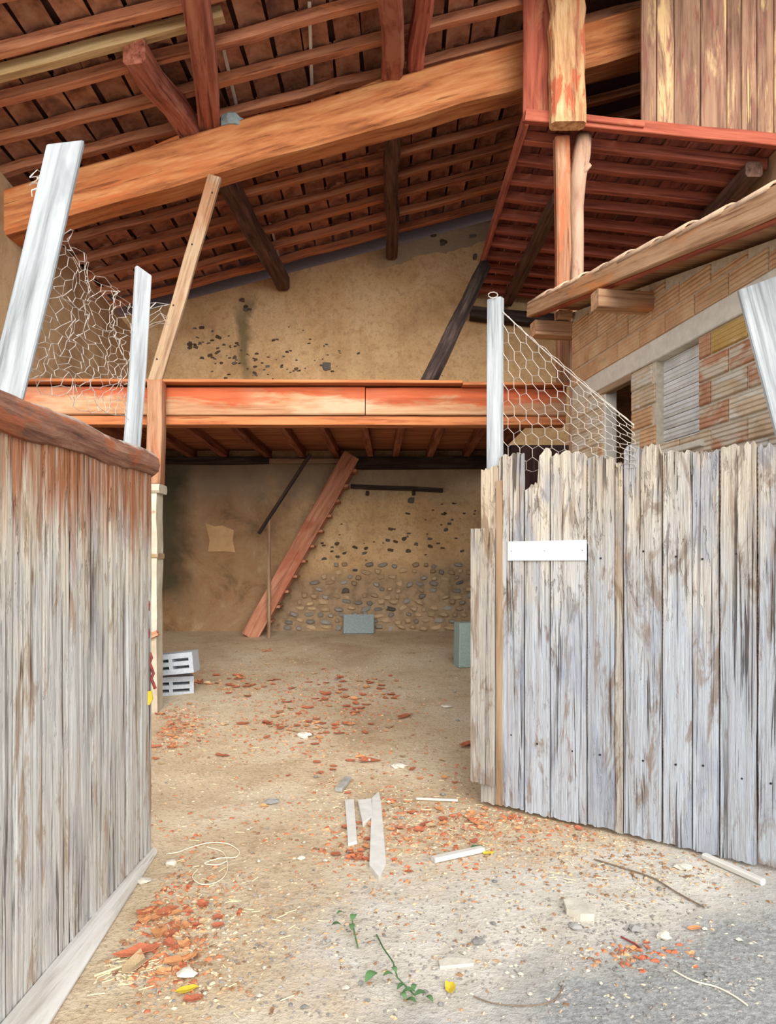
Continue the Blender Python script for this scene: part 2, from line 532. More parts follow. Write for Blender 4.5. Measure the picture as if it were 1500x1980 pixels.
def plaster_back():
    """Old lime plaster: ochre above, brown below, with a dark mould stain and painted-in corner shade."""
    n = NT('ochre_lime_plaster')
    tc = n.n('ShaderNodeTexCoord')
    v = n.coords((1, 1, 1), False)
    big = n.noise(v, 1.1, 5, .6, .3)
    fine = n.noise(v, 9, 6, .7)
    streak = n.noise(n.coords((5, 5, .7), False), 1.0, 4, .6)
    col = n.ramp(big, [(.32, rgb(184, 148, 106)), (.5, rgb(210, 174, 128)), (.7, rgb(222, 192, 150))])
    col = n.mix(n.math('MULTIPLY', n.mask(streak, .52, .7), .45), col, rgb(218, 190, 148))
    col = n.mix(n.math('MULTIPLY', n.mask(fine, .50, .66), .45), col, rgb(158, 120, 82))
    grit = n.noise(v, 38, 4, .7)
    col = n.mix(n.math('MULTIPLY', n.mask(grit, .52, .66), .4), col, rgb(146, 112, 78))
    sp = n.n('ShaderNodeSeparateXYZ'); n.l(tc.outputs['Object'], sp.inputs[0])
    X, Z = sp.outputs[0], sp.outputs[2]
    wob = n.math('MULTIPLY', n.math('SUBTRACT', n.noise(v, 1.6, 4, .6), .5), 1.6)
    # brown plaster on the ground floor, left of the stair
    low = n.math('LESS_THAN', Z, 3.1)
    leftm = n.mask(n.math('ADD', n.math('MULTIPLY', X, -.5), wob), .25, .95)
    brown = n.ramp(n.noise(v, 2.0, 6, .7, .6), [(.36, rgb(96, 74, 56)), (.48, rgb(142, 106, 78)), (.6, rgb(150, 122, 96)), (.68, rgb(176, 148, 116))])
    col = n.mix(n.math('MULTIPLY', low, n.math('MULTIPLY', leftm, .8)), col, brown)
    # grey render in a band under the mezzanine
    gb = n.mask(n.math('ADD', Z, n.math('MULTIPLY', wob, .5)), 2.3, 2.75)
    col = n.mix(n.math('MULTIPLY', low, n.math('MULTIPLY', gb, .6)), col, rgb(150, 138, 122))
    # dirty mortar between the rubble, low right
    rb = n.mask(n.math('ADD', n.math('SUBTRACT', n.math('MULTIPLY', X, .12), Z), n.math('MULTIPLY', wob, .55)), -1.62, -1.25)
    rb = n.math('MULTIPLY', rb, n.math('GREATER_THAN', n.math('ADD', X, n.math('MULTIPLY', Z, -.55)), -2.15))
    rcol = n.ramp(fine, [(.35, rgb(118, 100, 80)), (.6, rgb(164, 140, 112))])
    col = n.mix(n.math('MULTIPLY', rb, .85), col, rcol)
    # dark corner shade painted in low left, a mouldy run of stain above
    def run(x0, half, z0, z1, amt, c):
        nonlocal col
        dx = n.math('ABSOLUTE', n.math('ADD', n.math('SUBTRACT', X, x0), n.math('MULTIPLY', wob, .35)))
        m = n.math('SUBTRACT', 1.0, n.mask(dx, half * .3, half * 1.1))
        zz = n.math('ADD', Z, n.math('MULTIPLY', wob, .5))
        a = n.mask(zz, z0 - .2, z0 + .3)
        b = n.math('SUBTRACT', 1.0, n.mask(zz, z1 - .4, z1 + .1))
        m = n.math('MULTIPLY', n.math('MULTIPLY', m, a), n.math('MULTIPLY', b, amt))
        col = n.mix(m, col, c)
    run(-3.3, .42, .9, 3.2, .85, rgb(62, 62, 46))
    run(-2.12, .13, 4.2, 5.55, .75, rgb(96, 90, 60))
    # top of the wall: grey unrendered course on the right
    dk = n.math('MULTIPLY', n.mask(n.math('ADD', n.math('SUBTRACT', Z, n.math('MULTIPLY', X, .24)), n.math('MULTIPLY', wob, .25)), .1, .2), 1.0)
    tm = n.math('GREATER_THAN', n.math('ADD', n.math('SUBTRACT', Z, n.math('MULTIPLY', X, .25)), n.math('MULTIPLY', wob, .2)), 5.92)
    tm = n.math('MULTIPLY', tm, n.mask(n.math('ADD', X, wob), -.3, .3))
    col = n.mix(n.math('MULTIPLY', tm, .7), col, rgb(138, 132, 120))
    h = n.math('ADD', fine, n.math('MULTIPLY', big, 2.0))
    h = n.math('ADD', h, n.math('MULTIPLY', grit, .5))
    return n.done(col, .95, h, .5, .03)


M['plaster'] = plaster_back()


def plaster_side():
    n = NT('tan_lime_plaster')
    v = n.coords((1, 1, 1), False)
    big = n.noise(v, 1.3, 5, .6, .3)
    fine = n.noise(v, 9, 6, .7)
    col = n.ramp(big, [(.32, rgb(150, 122, 92)), (.5, rgb(180, 150, 116)), (.7, rgb(192, 164, 130))])
    col = n.mix(n.math('MULTIPLY', n.mask(fine, .58, .72), .5), col, rgb(120, 98, 78))
    return n.done(col, .95, fine, .4, .02)


M['plaster_side'] = plaster_side()


def white_pillar():
    n = NT('chipped_cream_render')
    v = n.coords((1, 1, 1), False)
    f = n.noise(v, 7, 6, .7)
    g = n.noise(v, 2.5, 4, .6)
    col = n.ramp(g, [(.35, rgb(168, 154, 132)), (.6, rgb(198, 190, 174))])
    col = n.mix(n.mask(f, .62, .7), col, rgb(158, 132, 104))
    return n.done(col, .9, f, .5, .015)


M['pillar'] = white_pillar()


def brick_mat(name, a, b, c, smear, smear_lo, smear_hi, ribs=True):
    n = NT(name)
    v = n.coords((1, 1, 1))
    g = n.noise(v, 5, 5, .6)
    col = n.ramp(g, [(.3, a), (.5, b), (.7, c)])
    s = n.noise(n.coords((3, 3, 9)), 1.0, 5, .65, .4)
    col = n.mix(n.mask(s, smear_lo, smear_hi), col, smear)
    col = n.vary(col, .93, 1.06)
    h = g
    if ribs:
        w = n.n('ShaderNodeTexWave', wave_type='BANDS', bands_direction='Z')
        w.inputs['Scale'].default_value = 11.0
        w.inputs['Distortion'].default_value = .6
        n.l(n.coords((1, 1, 1), False), w.inputs['Vector'])
        h = n.math('ADD', n.math('MULTIPLY', w.outputs[1], 1.2), g)
    return n.done(col, .9, h, .7, .012)


M['brick_upper'] = brick_mat('ribbed_tan_brick', rgb(192, 146, 108), rgb(212, 170, 130), rgb(220, 188, 150), rgb(190, 160, 124), .55, .68)
M['brick_grey'] = brick_mat('mortar_smeared_brick', rgb(180, 148, 118), rgb(206, 182, 152), rgb(218, 202, 178), rgb(214, 206, 192), .48, .6)
M['brick_orange'] = brick_mat('orange_terracotta_brick', rgb(172, 118, 90), rgb(192, 142, 112), rgb(200, 162, 132), rgb(204, 190, 168), .50, .60)
M['brick_yellow'] = brick_mat('ochre_yellow_brick', rgb(176, 138, 76), rgb(192, 156, 92), rgb(200, 170, 112), rgb(220, 196, 150), .62, .7)
M['brick_white'] = brick_mat('whitewashed_infill_brick', rgb(196, 194, 190), rgb(216, 216, 214), rgb(226, 226, 226), rgb(204, 204, 204), .55, .65)
M['mortar'] = plain('grey_mortar', rgb(194, 184, 166), .95, 30, .2, .4)
M['lintel'] = plain('pale_lintel_concrete', rgb(206, 200, 188), .9, 14, .12, .4)


def floor_mat():
    n = NT('dusty_earth_floor')
    tc = n.n('ShaderNodeTexCoord')
    v = n.coords((1, 1, 1), False)
    sp = n.n('ShaderNodeSeparateXYZ'); n.l(tc.outputs['Object'], sp.inputs[0])
    X, Y = sp.outputs[0], sp.outputs[1]
    big = n.noise(v, .9, 5, .6, .4)
    midn = n.noise(v, 5, 6, .7)
    fine = n.noise(v, 42, 4, .75)
    col = n.ramp(big, [(.32, rgb(180, 156, 126)), (.5, rgb(200, 180, 150)), (.7, rgb(212, 198, 174))])
    col = n.mix(n.math('MULTIPLY', n.mask(midn, .52, .68), .55), col, rgb(160, 130, 98))
    col = n.mix(n.math('MULTIPLY', n.mask(fine, .52, .66), .55), col, rgb(128, 104, 80))
    col = n.mix(n.math('MULTIPLY', n.mask(fine, .40, .30), .5), col, rgb(222, 210, 188))
    wob = n.math('MULTIPLY', n.math('SUBTRACT', n.noise(v, 2.4, 5, .65), .5), 1.5)
    # old pale concrete of the threshold
    q = n.math('ADD', n.math('SUBTRACT', n.math('SUBTRACT', Y, n.math('MULTIPLY', X, .22)), 3.25), wob)
    conc = n.math('MULTIPLY', n.math('SUBTRACT', 1.0, n.mask(n.math('ADD', q, .0), .0, .55)), n.mask(n.math('ADD', X, n.math('ADD', wob, .6)), .05, .6))
    cc = n.ramp(midn, [(.35, rgb(186, 179, 166)), (.6, rgb(208, 204, 195))])
    cc = n.mix(n.math('MULTIPLY', n.mask(fine, .58, .66), .7), cc, rgb(112, 108, 104))
    col = n.mix(n.math('MULTIPLY', conc, .85), col, cc)
    # tarmac of the street, lower right
    q2 = n.math('ADD', n.math('SUBTRACT', n.math('SUBTRACT', Y, n.math('MULTIPLY', X, .62)), 2.02), n.math('MULTIPLY', wob, .55))
    tar = n.math('SUBTRACT', 1.0, n.mask(q2, .0, .42))
    tcx = n.ramp(fine, [(.32, rgb(86, 90, 94)), (.5, rgb(122, 126, 128)), (.66, rgb(166, 168, 168))])
    col = n.mix(n.math('MULTIPLY', tar, .8), col, tcx)
    h = n.math('ADD', n.math('MULTIPLY', fine, .5), midn)
    return n.done(col, .95, h, .8, .025)


M['floor'] = floor_mat()

# ------------------------------------------------------------------ the setting: floor
def build_floor():
    xs = [-30, -18, -11] + [-7 + i * .25 for i in range(57)] + [11, 18, 30]
    ys = [-30, -20, -12, -6, -3, -1, 0] + [.5 + i * .2 for i in range(53)] + [11.3]
    V = [(x, y, zf(x, y) if -7 <= x <= 7 and y > -1 else 0.0) for y in ys for x in xs]
    nx = len(xs)
    Fc = [(j * nx + i, j * nx + i + 1, (j + 1) * nx + i + 1, (j + 1) * nx + i) for j in range(len(ys) - 1) for i in range(nx - 1)]
    me = make_mesh('floor', V, Fc, M['floor'], True)
    o = link(bpy.data.objects.new('floor', me), None, Matrix.Identity(4))
    tag(o, 'dusty earth floor with pale worn concrete at the gateway', 'floor', kind='structure')


build_floor()

WALL_D = 10.65
TRUSS = 6.95


def roof_h(x, d):
    """Underside of the rafters, absolute height."""
    return EYE + 4.80 + .262 * x - .03 * (d - 7.0)


# back wall, left wall, right wall
def build_walls():
    xs = [-4.0 + i * (7.95 / 16) for i in range(17)]
    V, Fc = [], []
    r = random.Random(3)
    tops = [roof_h(x, WALL_D) + .02 for x in xs]
    for (x, t) in zip(xs, tops):
        V += [(x, WALL_D, .2), (x, WALL_D, t), (x, WALL_D + .4, .2), (x, WALL_D + .4, t)]
    for i in range(16):
        a = i * 4; b = a + 4
        Fc += [(a, b, b + 1, a + 1), (a + 1, b + 1, b + 3, a + 3), (a + 3, b + 3, b + 2, a + 2), (a + 2, b + 2, b, a)]
    Fc += [(0, 1, 3, 2), (64, 66, 67, 65)]
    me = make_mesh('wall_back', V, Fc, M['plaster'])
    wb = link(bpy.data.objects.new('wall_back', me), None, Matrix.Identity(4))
    tag(wb, 'ochre plastered stone wall closing the back of the barn', 'wall', kind='structure')
    # left wall, sloping eave
    V = [(-3.65, 5.4, 0), (-3.65, WALL_D, 0), (-3.65, WALL_D, EYE + 3.27), (-3.65, 5.4, EYE + 3.84),
         (-4.0, 5.4, 0), (-4.0, WALL_D, 0), (-4.0, WALL_D, EYE + 3.27), (-4.0, 5.4, EYE + 3.84)]
    Fc = [(0, 1, 2, 3), (4, 7, 6, 5), (0, 3, 7, 4), (1, 5, 6, 2), (3, 2, 6, 7), (0, 4, 5, 1)]
    o = link(bpy.data.objects.new('wall_left', make_mesh('wall_left', V, Fc, M['plaster_side'])), None, Matrix.Identity(4))
    tag(o, 'tan plastered side wall of the barn behind the left gate', 'wall', kind='structure')
    v, f = box_verts(3.62, 3.95, 6.3, WALL_D, 0, EYE + 5.8)
    o = link(bpy.data.objects.new('wall_right', make_mesh('wall_right', v, f, M['plaster_side'])), None, Matrix.Identity(4))
    tag(o, 'shadowed right wall of the barn behind the brick outbuilding', 'wall', kind='structure')
    v, f = box_verts(-4.0, -2.2, 6.45, 6.75, 0, 2.1)
    o = link(bpy.data.objects.new('wall_front', make_mesh('wall_front', v, f, M['pillar'])), None, Matrix.Identity(4))
    tag(o, 'low rendered front wall running left from the cream pillar', 'wall', kind='structure')
    return wb


wall_back = build_walls()


# stones showing through the plaster
def stone_mesh(name, seed, mat):
    r = random.Random(seed)
    V = [(0, 0, 0)]
    n = 8
    ring = []
    for j in range(n):
        a = 2 * math.pi * (j + r.uniform(-.25, .25)) / n
        ca, sa = math.cos(a), math.sin(a)
        k = .5 / max(abs(ca), abs(sa)) ** .6 * r.uniform(.62, 1.0)
        ring.append((k * ca, k * sa))
    V = [(x, .5, z) for x, z in ring] + [(x * .93, -.28, z * .93) for x, z in ring] + [(x * .6, -.5 - .1 * r.random(), z * .6) for x, z in ring]
    Fc = []
    for a in (0, n):
        for j in range(n):
            Fc.append((a + j, a + (j + 1) % n, a + n + (j + 1) % n, a + n + j))
    Fc.append(tuple(range(2 * n, 3 * n)))
    return make_mesh(name, V, Fc, mat)


STONES = {k: [stone_mesh('stone', 50 + i + 10 * q, M[k]) for i in range(5)] for q, k in enumerate(('stone_hole_dark', 'stone_tan', 'stone_grey', 'stone_brown'))}


def put_stone(px, py, w, h, kind, depth=.05):
    me = rnd.choice(STONES[kind])
    o = bpy.data.objects.new('stone', me)
    s = WALL_D / F
    p = P(px, py, WALL_D)
    m = Matrix.Translation(p) @ Matrix.Rotation(rnd.uniform(-.3, .3), 4, 'Y') @ Matrix.Diagonal((w * s, depth, h * s, 1))
    link(o, wall_back, m)


def build_stones():
    cnt = 0
    # coursed rubble at the foot of the wall on the right
    y = 1213
    while y > 1085:
        f = (1213 - y) / 128.0
        x = 540 + f * 75 + rnd.uniform(0, 10)
        while x < 932:
            w = rnd.uniform(13, 30) * (1 - .15 * f); h = rnd.uniform(9.5, 13)
            if rnd.random() < 1.0 - .5 * f ** 1.5:
                k = rnd.random()
                kind = 'stone_tan' if k < .5 + .2 * f else ('stone_grey' if k < .95 else 'stone_hole_dark')
                put_stone(x + w / 2, y + rnd.uniform(-2.5, 2.5), w, h, kind, rnd.uniform(.03, .09))
                cnt += 1
            x += w + rnd.uniform(1, 4)
        y -= 12.0
    # stones peeping through the plaster higher up, dark ones standing for shaded holes too
    for (cx, cy, sx, sy, n, a, b) in ((760, 1045, 120, 42, 44, 3, 12), (480, 695, 95, 42, 62, 2.5, 9), (600, 690, 70, 38, 26, 2.5, 8),
                                      (395, 660, 34, 34, 16, 4, 12), (870, 1000, 50, 45, 14, 3, 8), (470, 590, 8, 35, 5, 6, 12),
                                      (850, 735, 60, 20, 4, 3, 5), (860, 465, 60, 10, 4, 8, 16)):
        for _ in range(n):
            x = rnd.gauss(cx, sx * .6); yy = rnd.gauss(cy, sy * .6)
            if not (345 < x < 940) or (740 < yy < 960): continue
            if 500 < x < 700 and yy > 960 and x < 690 - (yy - 880) * .62: continue
            w = rnd.uniform(a, b)
            put_stone(x, yy, w * 1.25, w * rnd.uniform(.5, .9), 'stone_brown' if rnd.random() < .7 else 'stone_hole_dark', rnd.uniform(.015, .03))
            cnt += 1
    put_stone(918, 497, 10, 17, 'stone_hole_dark'); put_stone(795, 968, 20, 18, 'stone_hole_dark'); put_stone(632, 708, 22, 20, 'stone_hole_dark')  # dark pieces standing in for the shade inside wall holes
    # raised plaster patch, lower left
    s = WALL_D / F
    pts = [(397, 1012), (415, 1018), (430, 1016), (452, 1025), (450, 1045), (455, 1068), (430, 1066), (402, 1067), (405, 1045)]
    fr = [P(x, y, WALL_D - .025) for x, y in pts]; bk = [P(x, y, WALL_D + .02) for x, y in pts]
    n = len(pts)
    wobj('plaster_patch', fr + bk, [tuple(range(n))] + [(i, (i + 1) % n, n + (i + 1) % n, n + i) for i in range(n)], M['patch'], wall_back)
    return cnt


build_stones()


# ------------------------------------------------------------------ main roof: rafters, tiles
def build_roof():
    x0, x1, y0, y1 = -4.3, 3.95, 4.55, WALL_D + .45
    th = .26
    V = []
    for (x, y) in ((x0, y0), (x1, y0), (x1, y1), (x0, y1)):
        V.append((x, y, roof_h(x, y) + .17))
    V += [(a, b, c + .06) for a, b, c in V]
    Fc = [(0, 1, 2, 3), (4, 7, 6, 5), (0, 4, 5, 1), (1, 5, 6, 2), (2, 6, 7, 3), (3, 7, 4, 0)]
    me = make_mesh('roof', V, Fc, M['roof_cover'])
    roof = link(bpy.data.objects.new('roof', me), None, Matrix.Identity(4))
    tag(roof, 'sloping clay tiled barn roof seen from below', 'roof', kind='structure')
    sp = .455
    ds = [4.78 + sp * i for i in range(13)]
    for i, d in enumerate(ds):
        mat = M['red_rafter']
        dj = rnd.uniform(-.03, .03)
        a = Vector((-4.25, d + dj, roof_h(-4.25, d) + .045)); b = Vector((3.6, d - dj, roof_h(3.6, d) + .045))
        beam('rafter', a, b, .085, .09, mat, roof, wav=.01)
    # a newer pale rafter end on the left
    a = Vector((-4.2, 5.86, roof_h(-4.2, 5.86) + .02)); b = Vector((-1.35, 5.86, roof_h(-1.35, 5.86) + .02))
    beam('pale_rafter', a, b, .09, .1, M['pale_rafter'], roof, wav=.008)
    for (pa, da, pb, db) in ((598, 6.05, 604, 7.3), (428, 6.2, 462, 7.2), (522, 9.3, 540, 10.3)):  # thin pale strips along the roof underside
        a = Vector((X(pa, da), da, 0)); b = Vector((X(pb, db), db, 0))
        a.z = roof_h(a.x, da) + .094; b.z = roof_h(b.x, db) + .094
        beam('pale_strip', a, b, .03, .008, M['white_wood'], roof)
    # tiles lying across the rafters, each an arched piece
    w, L = .235, sp + .05
    V, Fc = [], []
    for e in (-.5, .5):
        for k in range(6):
            f = k / 5 - .5
            V.append((f * w, e * L, .03 * (1 - 4 * f * f)))
        for k in range(6):
            f = k / 5 - .5
            V.append((f * w, e * L, .03 * (1 - 4 * f * f) + .015))
    for k in range(5):
        Fc += [(k, k + 1, 13 + k, 12 + k), (6 + k, 18 + k, 19 + k, 7 + k), (k, 6 + k, 7 + k, k + 1), (12 + k, 13 + k, 19 + k, 18 + k)]
    Fc += [(0, 12, 18, 6), (5, 11, 23, 17)]
    tm = make_mesh('roof_tile', V, Fc, M['tile'])
    th_ = math.atan(.262)
    n = 0
    for i in range(12):
        d = ds[i] + sp / 2
        x = -4.05
        while x < 2.7:
            # leave out what the loft hides
            vis = x < 1.6 or d < 6.4
            if x < -.56 * d: vis = False
            if d < 5.1: vis = False
            if vis and n < 300 and rnd.random() < .965:
                o = bpy.data.objects.new('roof_tile', tm)
                m = Matrix.Translation((x + rnd.uniform(-.012, .012), d, roof_h(x, d) + .098 + rnd.uniform(0, .012))) @ \
                    Matrix.Rotation(-th_ + rnd.uniform(-.05, .05), 4, 'Y') @ Matrix.Rotation(-.03, 4, 'X') @ Matrix.Rotation(rnd.uniform(-.04, .04), 4, 'Z')
                link(o, roof, m); n += 1
            x += .262
    print('tiles', n)


build_roof()

# ------------------------------------------------------------------ roof timbers
def purlin(xa, da, xb, db, w, t, mat, label, drop=0.0, ends=0.0):
    a = Vector((xa, da, roof_h(xa, da) - t / 2 - .005)); b = Vector((xb, db, roof_h(xb, db) - t / 2 - .005 - drop))
    o = beam('purlin', a, b, w, t, mat, None, wav=.02, ch=.03)
    return tag(o, label, 'beam', 'roof purlins')



tb = beam('tie_beam', P(-35, 437, TRUSS), P(1245, 72, TRUSS), .30, .42, M['tie_beam'], None, segs=14, wav=.012, ch=.03)
tag(tb, 'long honey coloured tie beam sloping up across the barn under the roof', 'beam')

purlin(X(545, 10.6), 10.6, X(385, TRUSS), TRUSS, .19, .22, M['dark_purlin'], 'smoky brown purlin meeting the back wall left of centre')
purlin(X(368, TRUSS - .05), TRUSS - .05, X(255, 5.85), 5.85, .2, .21, M['purlin'], 'short slanting red-brown purlin end left of the leaning purlin above the tie beam')
purlin(X(408, TRUSS), TRUSS, X(362, 5.0), 5.0, .2, .21, M['purlin'], 'thick red-brown purlin resting on the tie beam left of centre')
purlin(X(757, 10.6), 10.6, X(757, TRUSS), TRUSS, .17, .2, M['dark_purlin'], 'dark straight purlin meeting the back wall at its centre')
purlin(X(759, TRUSS), TRUSS, X(750, 5.4), 5.4, .2, .21, M['purlin'], 'red-brown purlin above the centre of the tie beam')
purlin(X(798, TRUSS), TRUSS, X(838, 5.4), 5.4, .16, .19, M['loft_joist'], 'narrow red purlin just right of the central one')


def cleat(px0, y0, px1, y1, label):
    d = TRUSS - .02
    a = P(px0, y0, d); b = P(px1, y1, d); c = P(px1, y1 + 52, d); e = P(px0, y0 + 20, d)
    V = [a, b, c, e]; V = [v + Vector((0, -.1, 0)) for v in V] + [v + Vector((0, .12, 0)) for v in V]
    o = wobj('cleat', V, [(0, 1, 2, 3), (4, 7, 6, 5), (0, 4, 5, 1), (1, 5, 6, 2), (2, 6, 7, 3), (3, 7, 4, 0)], M['tie_beam'], base=True)
    tag(o, label, 'wood block', 'wedge blocks on the tie beam')


cleat(225, 327, 352, 272, 'wooden wedge block on the tie beam below the leaning purlins')
cleat(640, 206, 745, 162, 'wooden wedge block on the tie beam below the central purlin')

st = beam('strut', P(300, 738, 6.72), P(416, 342, 6.72), .125, .05, M['strut'], None, up=(0, -1, 0), wav=.004)
tag(st, 'pale tan plank strut rising from the mezzanine to the tie beam', 'strut')
for k, (px, py) in enumerate(((410, 372), (371, 472), (335, 590), (303, 694))):
    p = P(px, py, 6.69)
    V, Fc = [], []
    tube_geo(V, Fc, [p, p + Vector((0, .04, 0))], .008, 8)
    wobj('nail', V, Fc, M['dark_inside'], st)

def lump(name, c, sx, sy, sz, mat, label, cat):
    r = random.Random(4)
    V, Fc = [], []
    nl_, nn = 6, 10
    for i in range(1, nl_):
        ph = math.pi * i / nl_
        for j in range(nn):
            a = 2 * math.pi * j / nn
            k = 1 + r.uniform(-.25, .25)
            V.append((c.x + sx * k * math.sin(ph) * math.cos(a), c.y + sy * k * math.sin(ph) * math.sin(a), c.z + sz * k * math.cos(ph)))
    b = len(V)
    V += [(c.x, c.y, c.z + sz), (c.x, c.y, c.z - sz)]
    for i in range(nl_ - 2):
        for j in range(nn):
            q = i * nn + j; q2 = i * nn + (j + 1) % nn
            Fc.append((q, q2, q2 + nn, q + nn))
    for j in range(nn):
        Fc.append((b, j, (j + 1) % nn)); Fc.append((b + 1, (nl_ - 2) * nn + (j + 1) % nn, (nl_ - 2) * nn + j))
    tag(wobj(name, V, Fc, mat, base=True), label, cat)


lump('rag_bundle', P(452, 240, TRUSS - .08), .13, .1, .085, M['slab'], 'small grey rag bundle lying on the tie beam beside the purlin', 'rag')
br = beam('brace', P(822, 752, 7.15), P(936, 515, 9.35), .14, .15, M['dark_brace'], None, wav=.007, ch=.03)
tag(br, 'blackened diagonal brace rising off the mezzanine to the loft edge', 'brace')

# ------------------------------------------------------------------ mezzanine
def build_mezz():
    z1 = EYE + 1.74
    zb = EYE + 1.33
    t = empty('mezzanine', (-.9, TRUSS, zb), 'orange painted mezzanine floor spanning the barn on joists', 'mezzanine')
    xl, xr = -3.62, 1.70
    # front beam in two lengths with a scarf joint, nosing, lower board
    xm = X(706, 6.8)
    beam('front_beam', (xl, 6.92, zb + .225), (xm - .004, 6.92, zb + .222), .2, .265, M['mezz_beam'], t, segs=10, wav=.004, ch=.01)
    beam('front_beam', (xm + .004, 6.92, zb + .222), (xr, 6.92, zb + .215), .2, .26, M['mezz_beam'], t, segs=8, wav=.004, ch=.01)
    beam('nosing', (xl, 6.88, z1 - .012), (X(892, 6.8), 6.88, z1 - .03), .32, .03, M['mezz_trim'], t)
    beam('nosing', (X(893, 6.8), 6.88, z1 - .045), (xr, 6.88, z1 - .05), .32, .03, M['mezz_trim'], t)
    beam('lower_board', (xl, 6.93, zb + .045), (xr, 6.93, zb + .04), .16, .085, M['mezz_trim'], t, segs=8, wav=.003)
    zj = EYE + 1.57
    for x in (-3.35, -2.85, -2.36, -1.82, -1.25, -.78, -.30, .16, .62, 1.1, 1.52):
        beam('joist', (x + rnd.uniform(-.03, .03), 7.0, zj + .05), (x + rnd.uniform(-.05, .05), WALL_D - .02, zj + .05), .09, .12, M['joist'], t, wav=.006)
    y = 7.06; k = 0
    while y < WALL_D - .05:
        w = .2
        beam('deck_board', (xl, y + w / 2, zj + .125), (xr, y + w / 2, zj + .125), w - .012, .028, M['deck'], t)
        y += w
    beam('wall_ledger', (X(690, 10.5), 10.53, zj - .09), (1.7, 10.53, zj - .09), .2, .17, M['dark_brace'], t, wav=.01)
    beam('wall_ledger', (-3.6, 10.53, zj - .05), (X(520, 10.5), 10.53, zj - .05), .16, .1, M['dark_brace'], t, wav=.01)
    beam('wall_ledger', (X(520, 10.5), 10.56, zj - .06), (X(655, 10.5), 10.56, zj - .06), .12, .07, M['strut'], t)
    return t


build_mezz()

# made-up plank partition, added to darken the bay behind the outbuilding
def build_shade_partition():
    t = empty('wall_shade_partition', (1.35, 9.3, .38), 'dark plank partition added for the shade under the mezzanine behind the right gate', 'wall', kind='structure')
    x = X(948, 9.3)
    while x < 3.55:
        w = rnd.uniform(.17, .22)
        beam('wall_board', (x + w / 2, 9.3, zf(x, 9.3)), (x + w / 2, 9.3, EYE + 1.54), w - .004, .03, M['shade_board'], t, up=(0, -1, 0))
        x += w


M['shade_board'] = wood('partition_shade_board', rgb(34, 22, 22), rgb(58, 38, 38), rgb(76, 52, 50), streak=16)
build_shade_partition()

# pole shelf on the wall
o = beam('wall_pole', P(678, 941, 10.55), P(856, 948, 10.55), .09, .06, M['dark_brace'], None, wav=.008)
tag(o, 'dark horizontal pole fixed along the back wall under the mezzanine', 'pole')
for px in (710, 800):
    a = P(px, 944, 10.55)
    beam('bracket', a + Vector((0, .0, -.07)), a + Vector((0, .12, -.07)), .05, .06, M['dark_brace'], o)


# ------------------------------------------------------------------ staircase
def build_stair():
    base = floor_pt(478, 1232)
    d0 = base.y
    b = P(482, 1233, d0); b.z = zf(b.x, b.y)
    tpt = P(680, 880, d0)
    t = empty('staircase', (b.x, d0, b.z), 'salmon brown open wooden staircase climbing to the mezzanine', 'staircase')
    beam('stringer', b + Vector((0, 0, .0)), tpt, .05, .24, M['stair'], t, up=(-.8, 0, .5), wav=.004)
    off = Vector((0, .5, 0))
    off = Vector((0, min(.5, WALL_D - d0 - .1), 0))
    beam('stringer', b + off + Vector((.0, 0, .03)), tpt + off, .05, .24, M['stair'], t, up=(-.8, 0, .5), wav=.004)
    n = 12
    for i in range(1, n):
        f = i / n
        c = b.lerp(tpt, f)
        p0 = c + Vector((.06, .02, 0)); p1 = p0 + off - Vector((0, .04, 0))
        beam('tread', p0, p1, .26, .035, M['stair'], t)
    np = floor_pt(520, 1234)
    ntop = P(520, 1004, np.y)
    beam('newel_post', (np.x, np.y, np.z), ntop, .045, .045, M['strut'], t, up=(0, -1, 0))
    a = P(500, 1032, np.y - .02); e = P(600, 878, np.y - .02)
    beam('handrail', a, e, .04, .05, M['dark_brace'], t, up=(-.8, 0, .5))


build_stair()

# ------------------------------------------------------------------ pillar and post on the left
def build_pillar():
    d = 6.45
    x1 = X(314, d + .16); x0 = x1 - .34
    zb = zf(x1, d) - .02
    zt = EYE - (953 - HORIZON) * d / F
    t = empty('gate_pillar', (x0 + .17, d + .17, zb), 'chipped cream rendered masonry pillar behind the left gate', 'pillar')
    r = random.Random(5)
    V, Fc = [], []
    n = 9
    for i in range(n + 1):
        z = zb + (zt - zb) * i / n
        j = lambda: r.uniform(-.006, .006)
        V += [(x0 + j(), d + j(), z), (x1 + j(), d + j(), z), (x1 + j(), d + .17 + j(), z), (x0 + j(), d + .17 + j(), z)]
    for i in range(n):
        for k in range(4):
            a = i * 4 + k; b_ = i * 4 + (k + 1) % 4
            Fc.append((a, b_, b_ + 4, a + 4))
    Fc += [(0, 3, 2, 1), (n * 4, n * 4 + 1, n * 4 + 2, n * 4 + 3)]
    wobj('shaft', V, Fc, M['pillar'], t)
    beam('cap', (x0 - .03, d + .085, zt + .04), (x1 + .03, d + .085, zt + .04), .24, .08, M['pillar'], t, ch=.02)
    zq = EYE - (1075 - HORIZON) * d / F
    beam('ledge_stone', (x0 - .01, d + .085, zq), (x1 + .012, d + .085, zq), .20, .05, M['stone_tan'], t, ch=.015)
    zq = EYE - (1230 - HORIZON) * d / F
    beam('brick', (x1 - .12, d - .01, zq - .03), (x1 + .015, d - .01, zq + .03), .06, .05, M['brick_orange'], t)
    # timber post standing on the pillar, carrying the mezzanine beam
    p = beam('timber_post', (X(299, d + .1), d + .1, zt + .08), (X(303, 6.7), 6.72, EYE + 1.70), .14, .13, M['brown_post'], None, up=(0, -1, 0), wav=.006)
    tag(p, 'orange-brown timber post standing on the cream pillar', 'post')
    # yellow tag
    a = P(286, 1350, d - .12)


build_pillar()

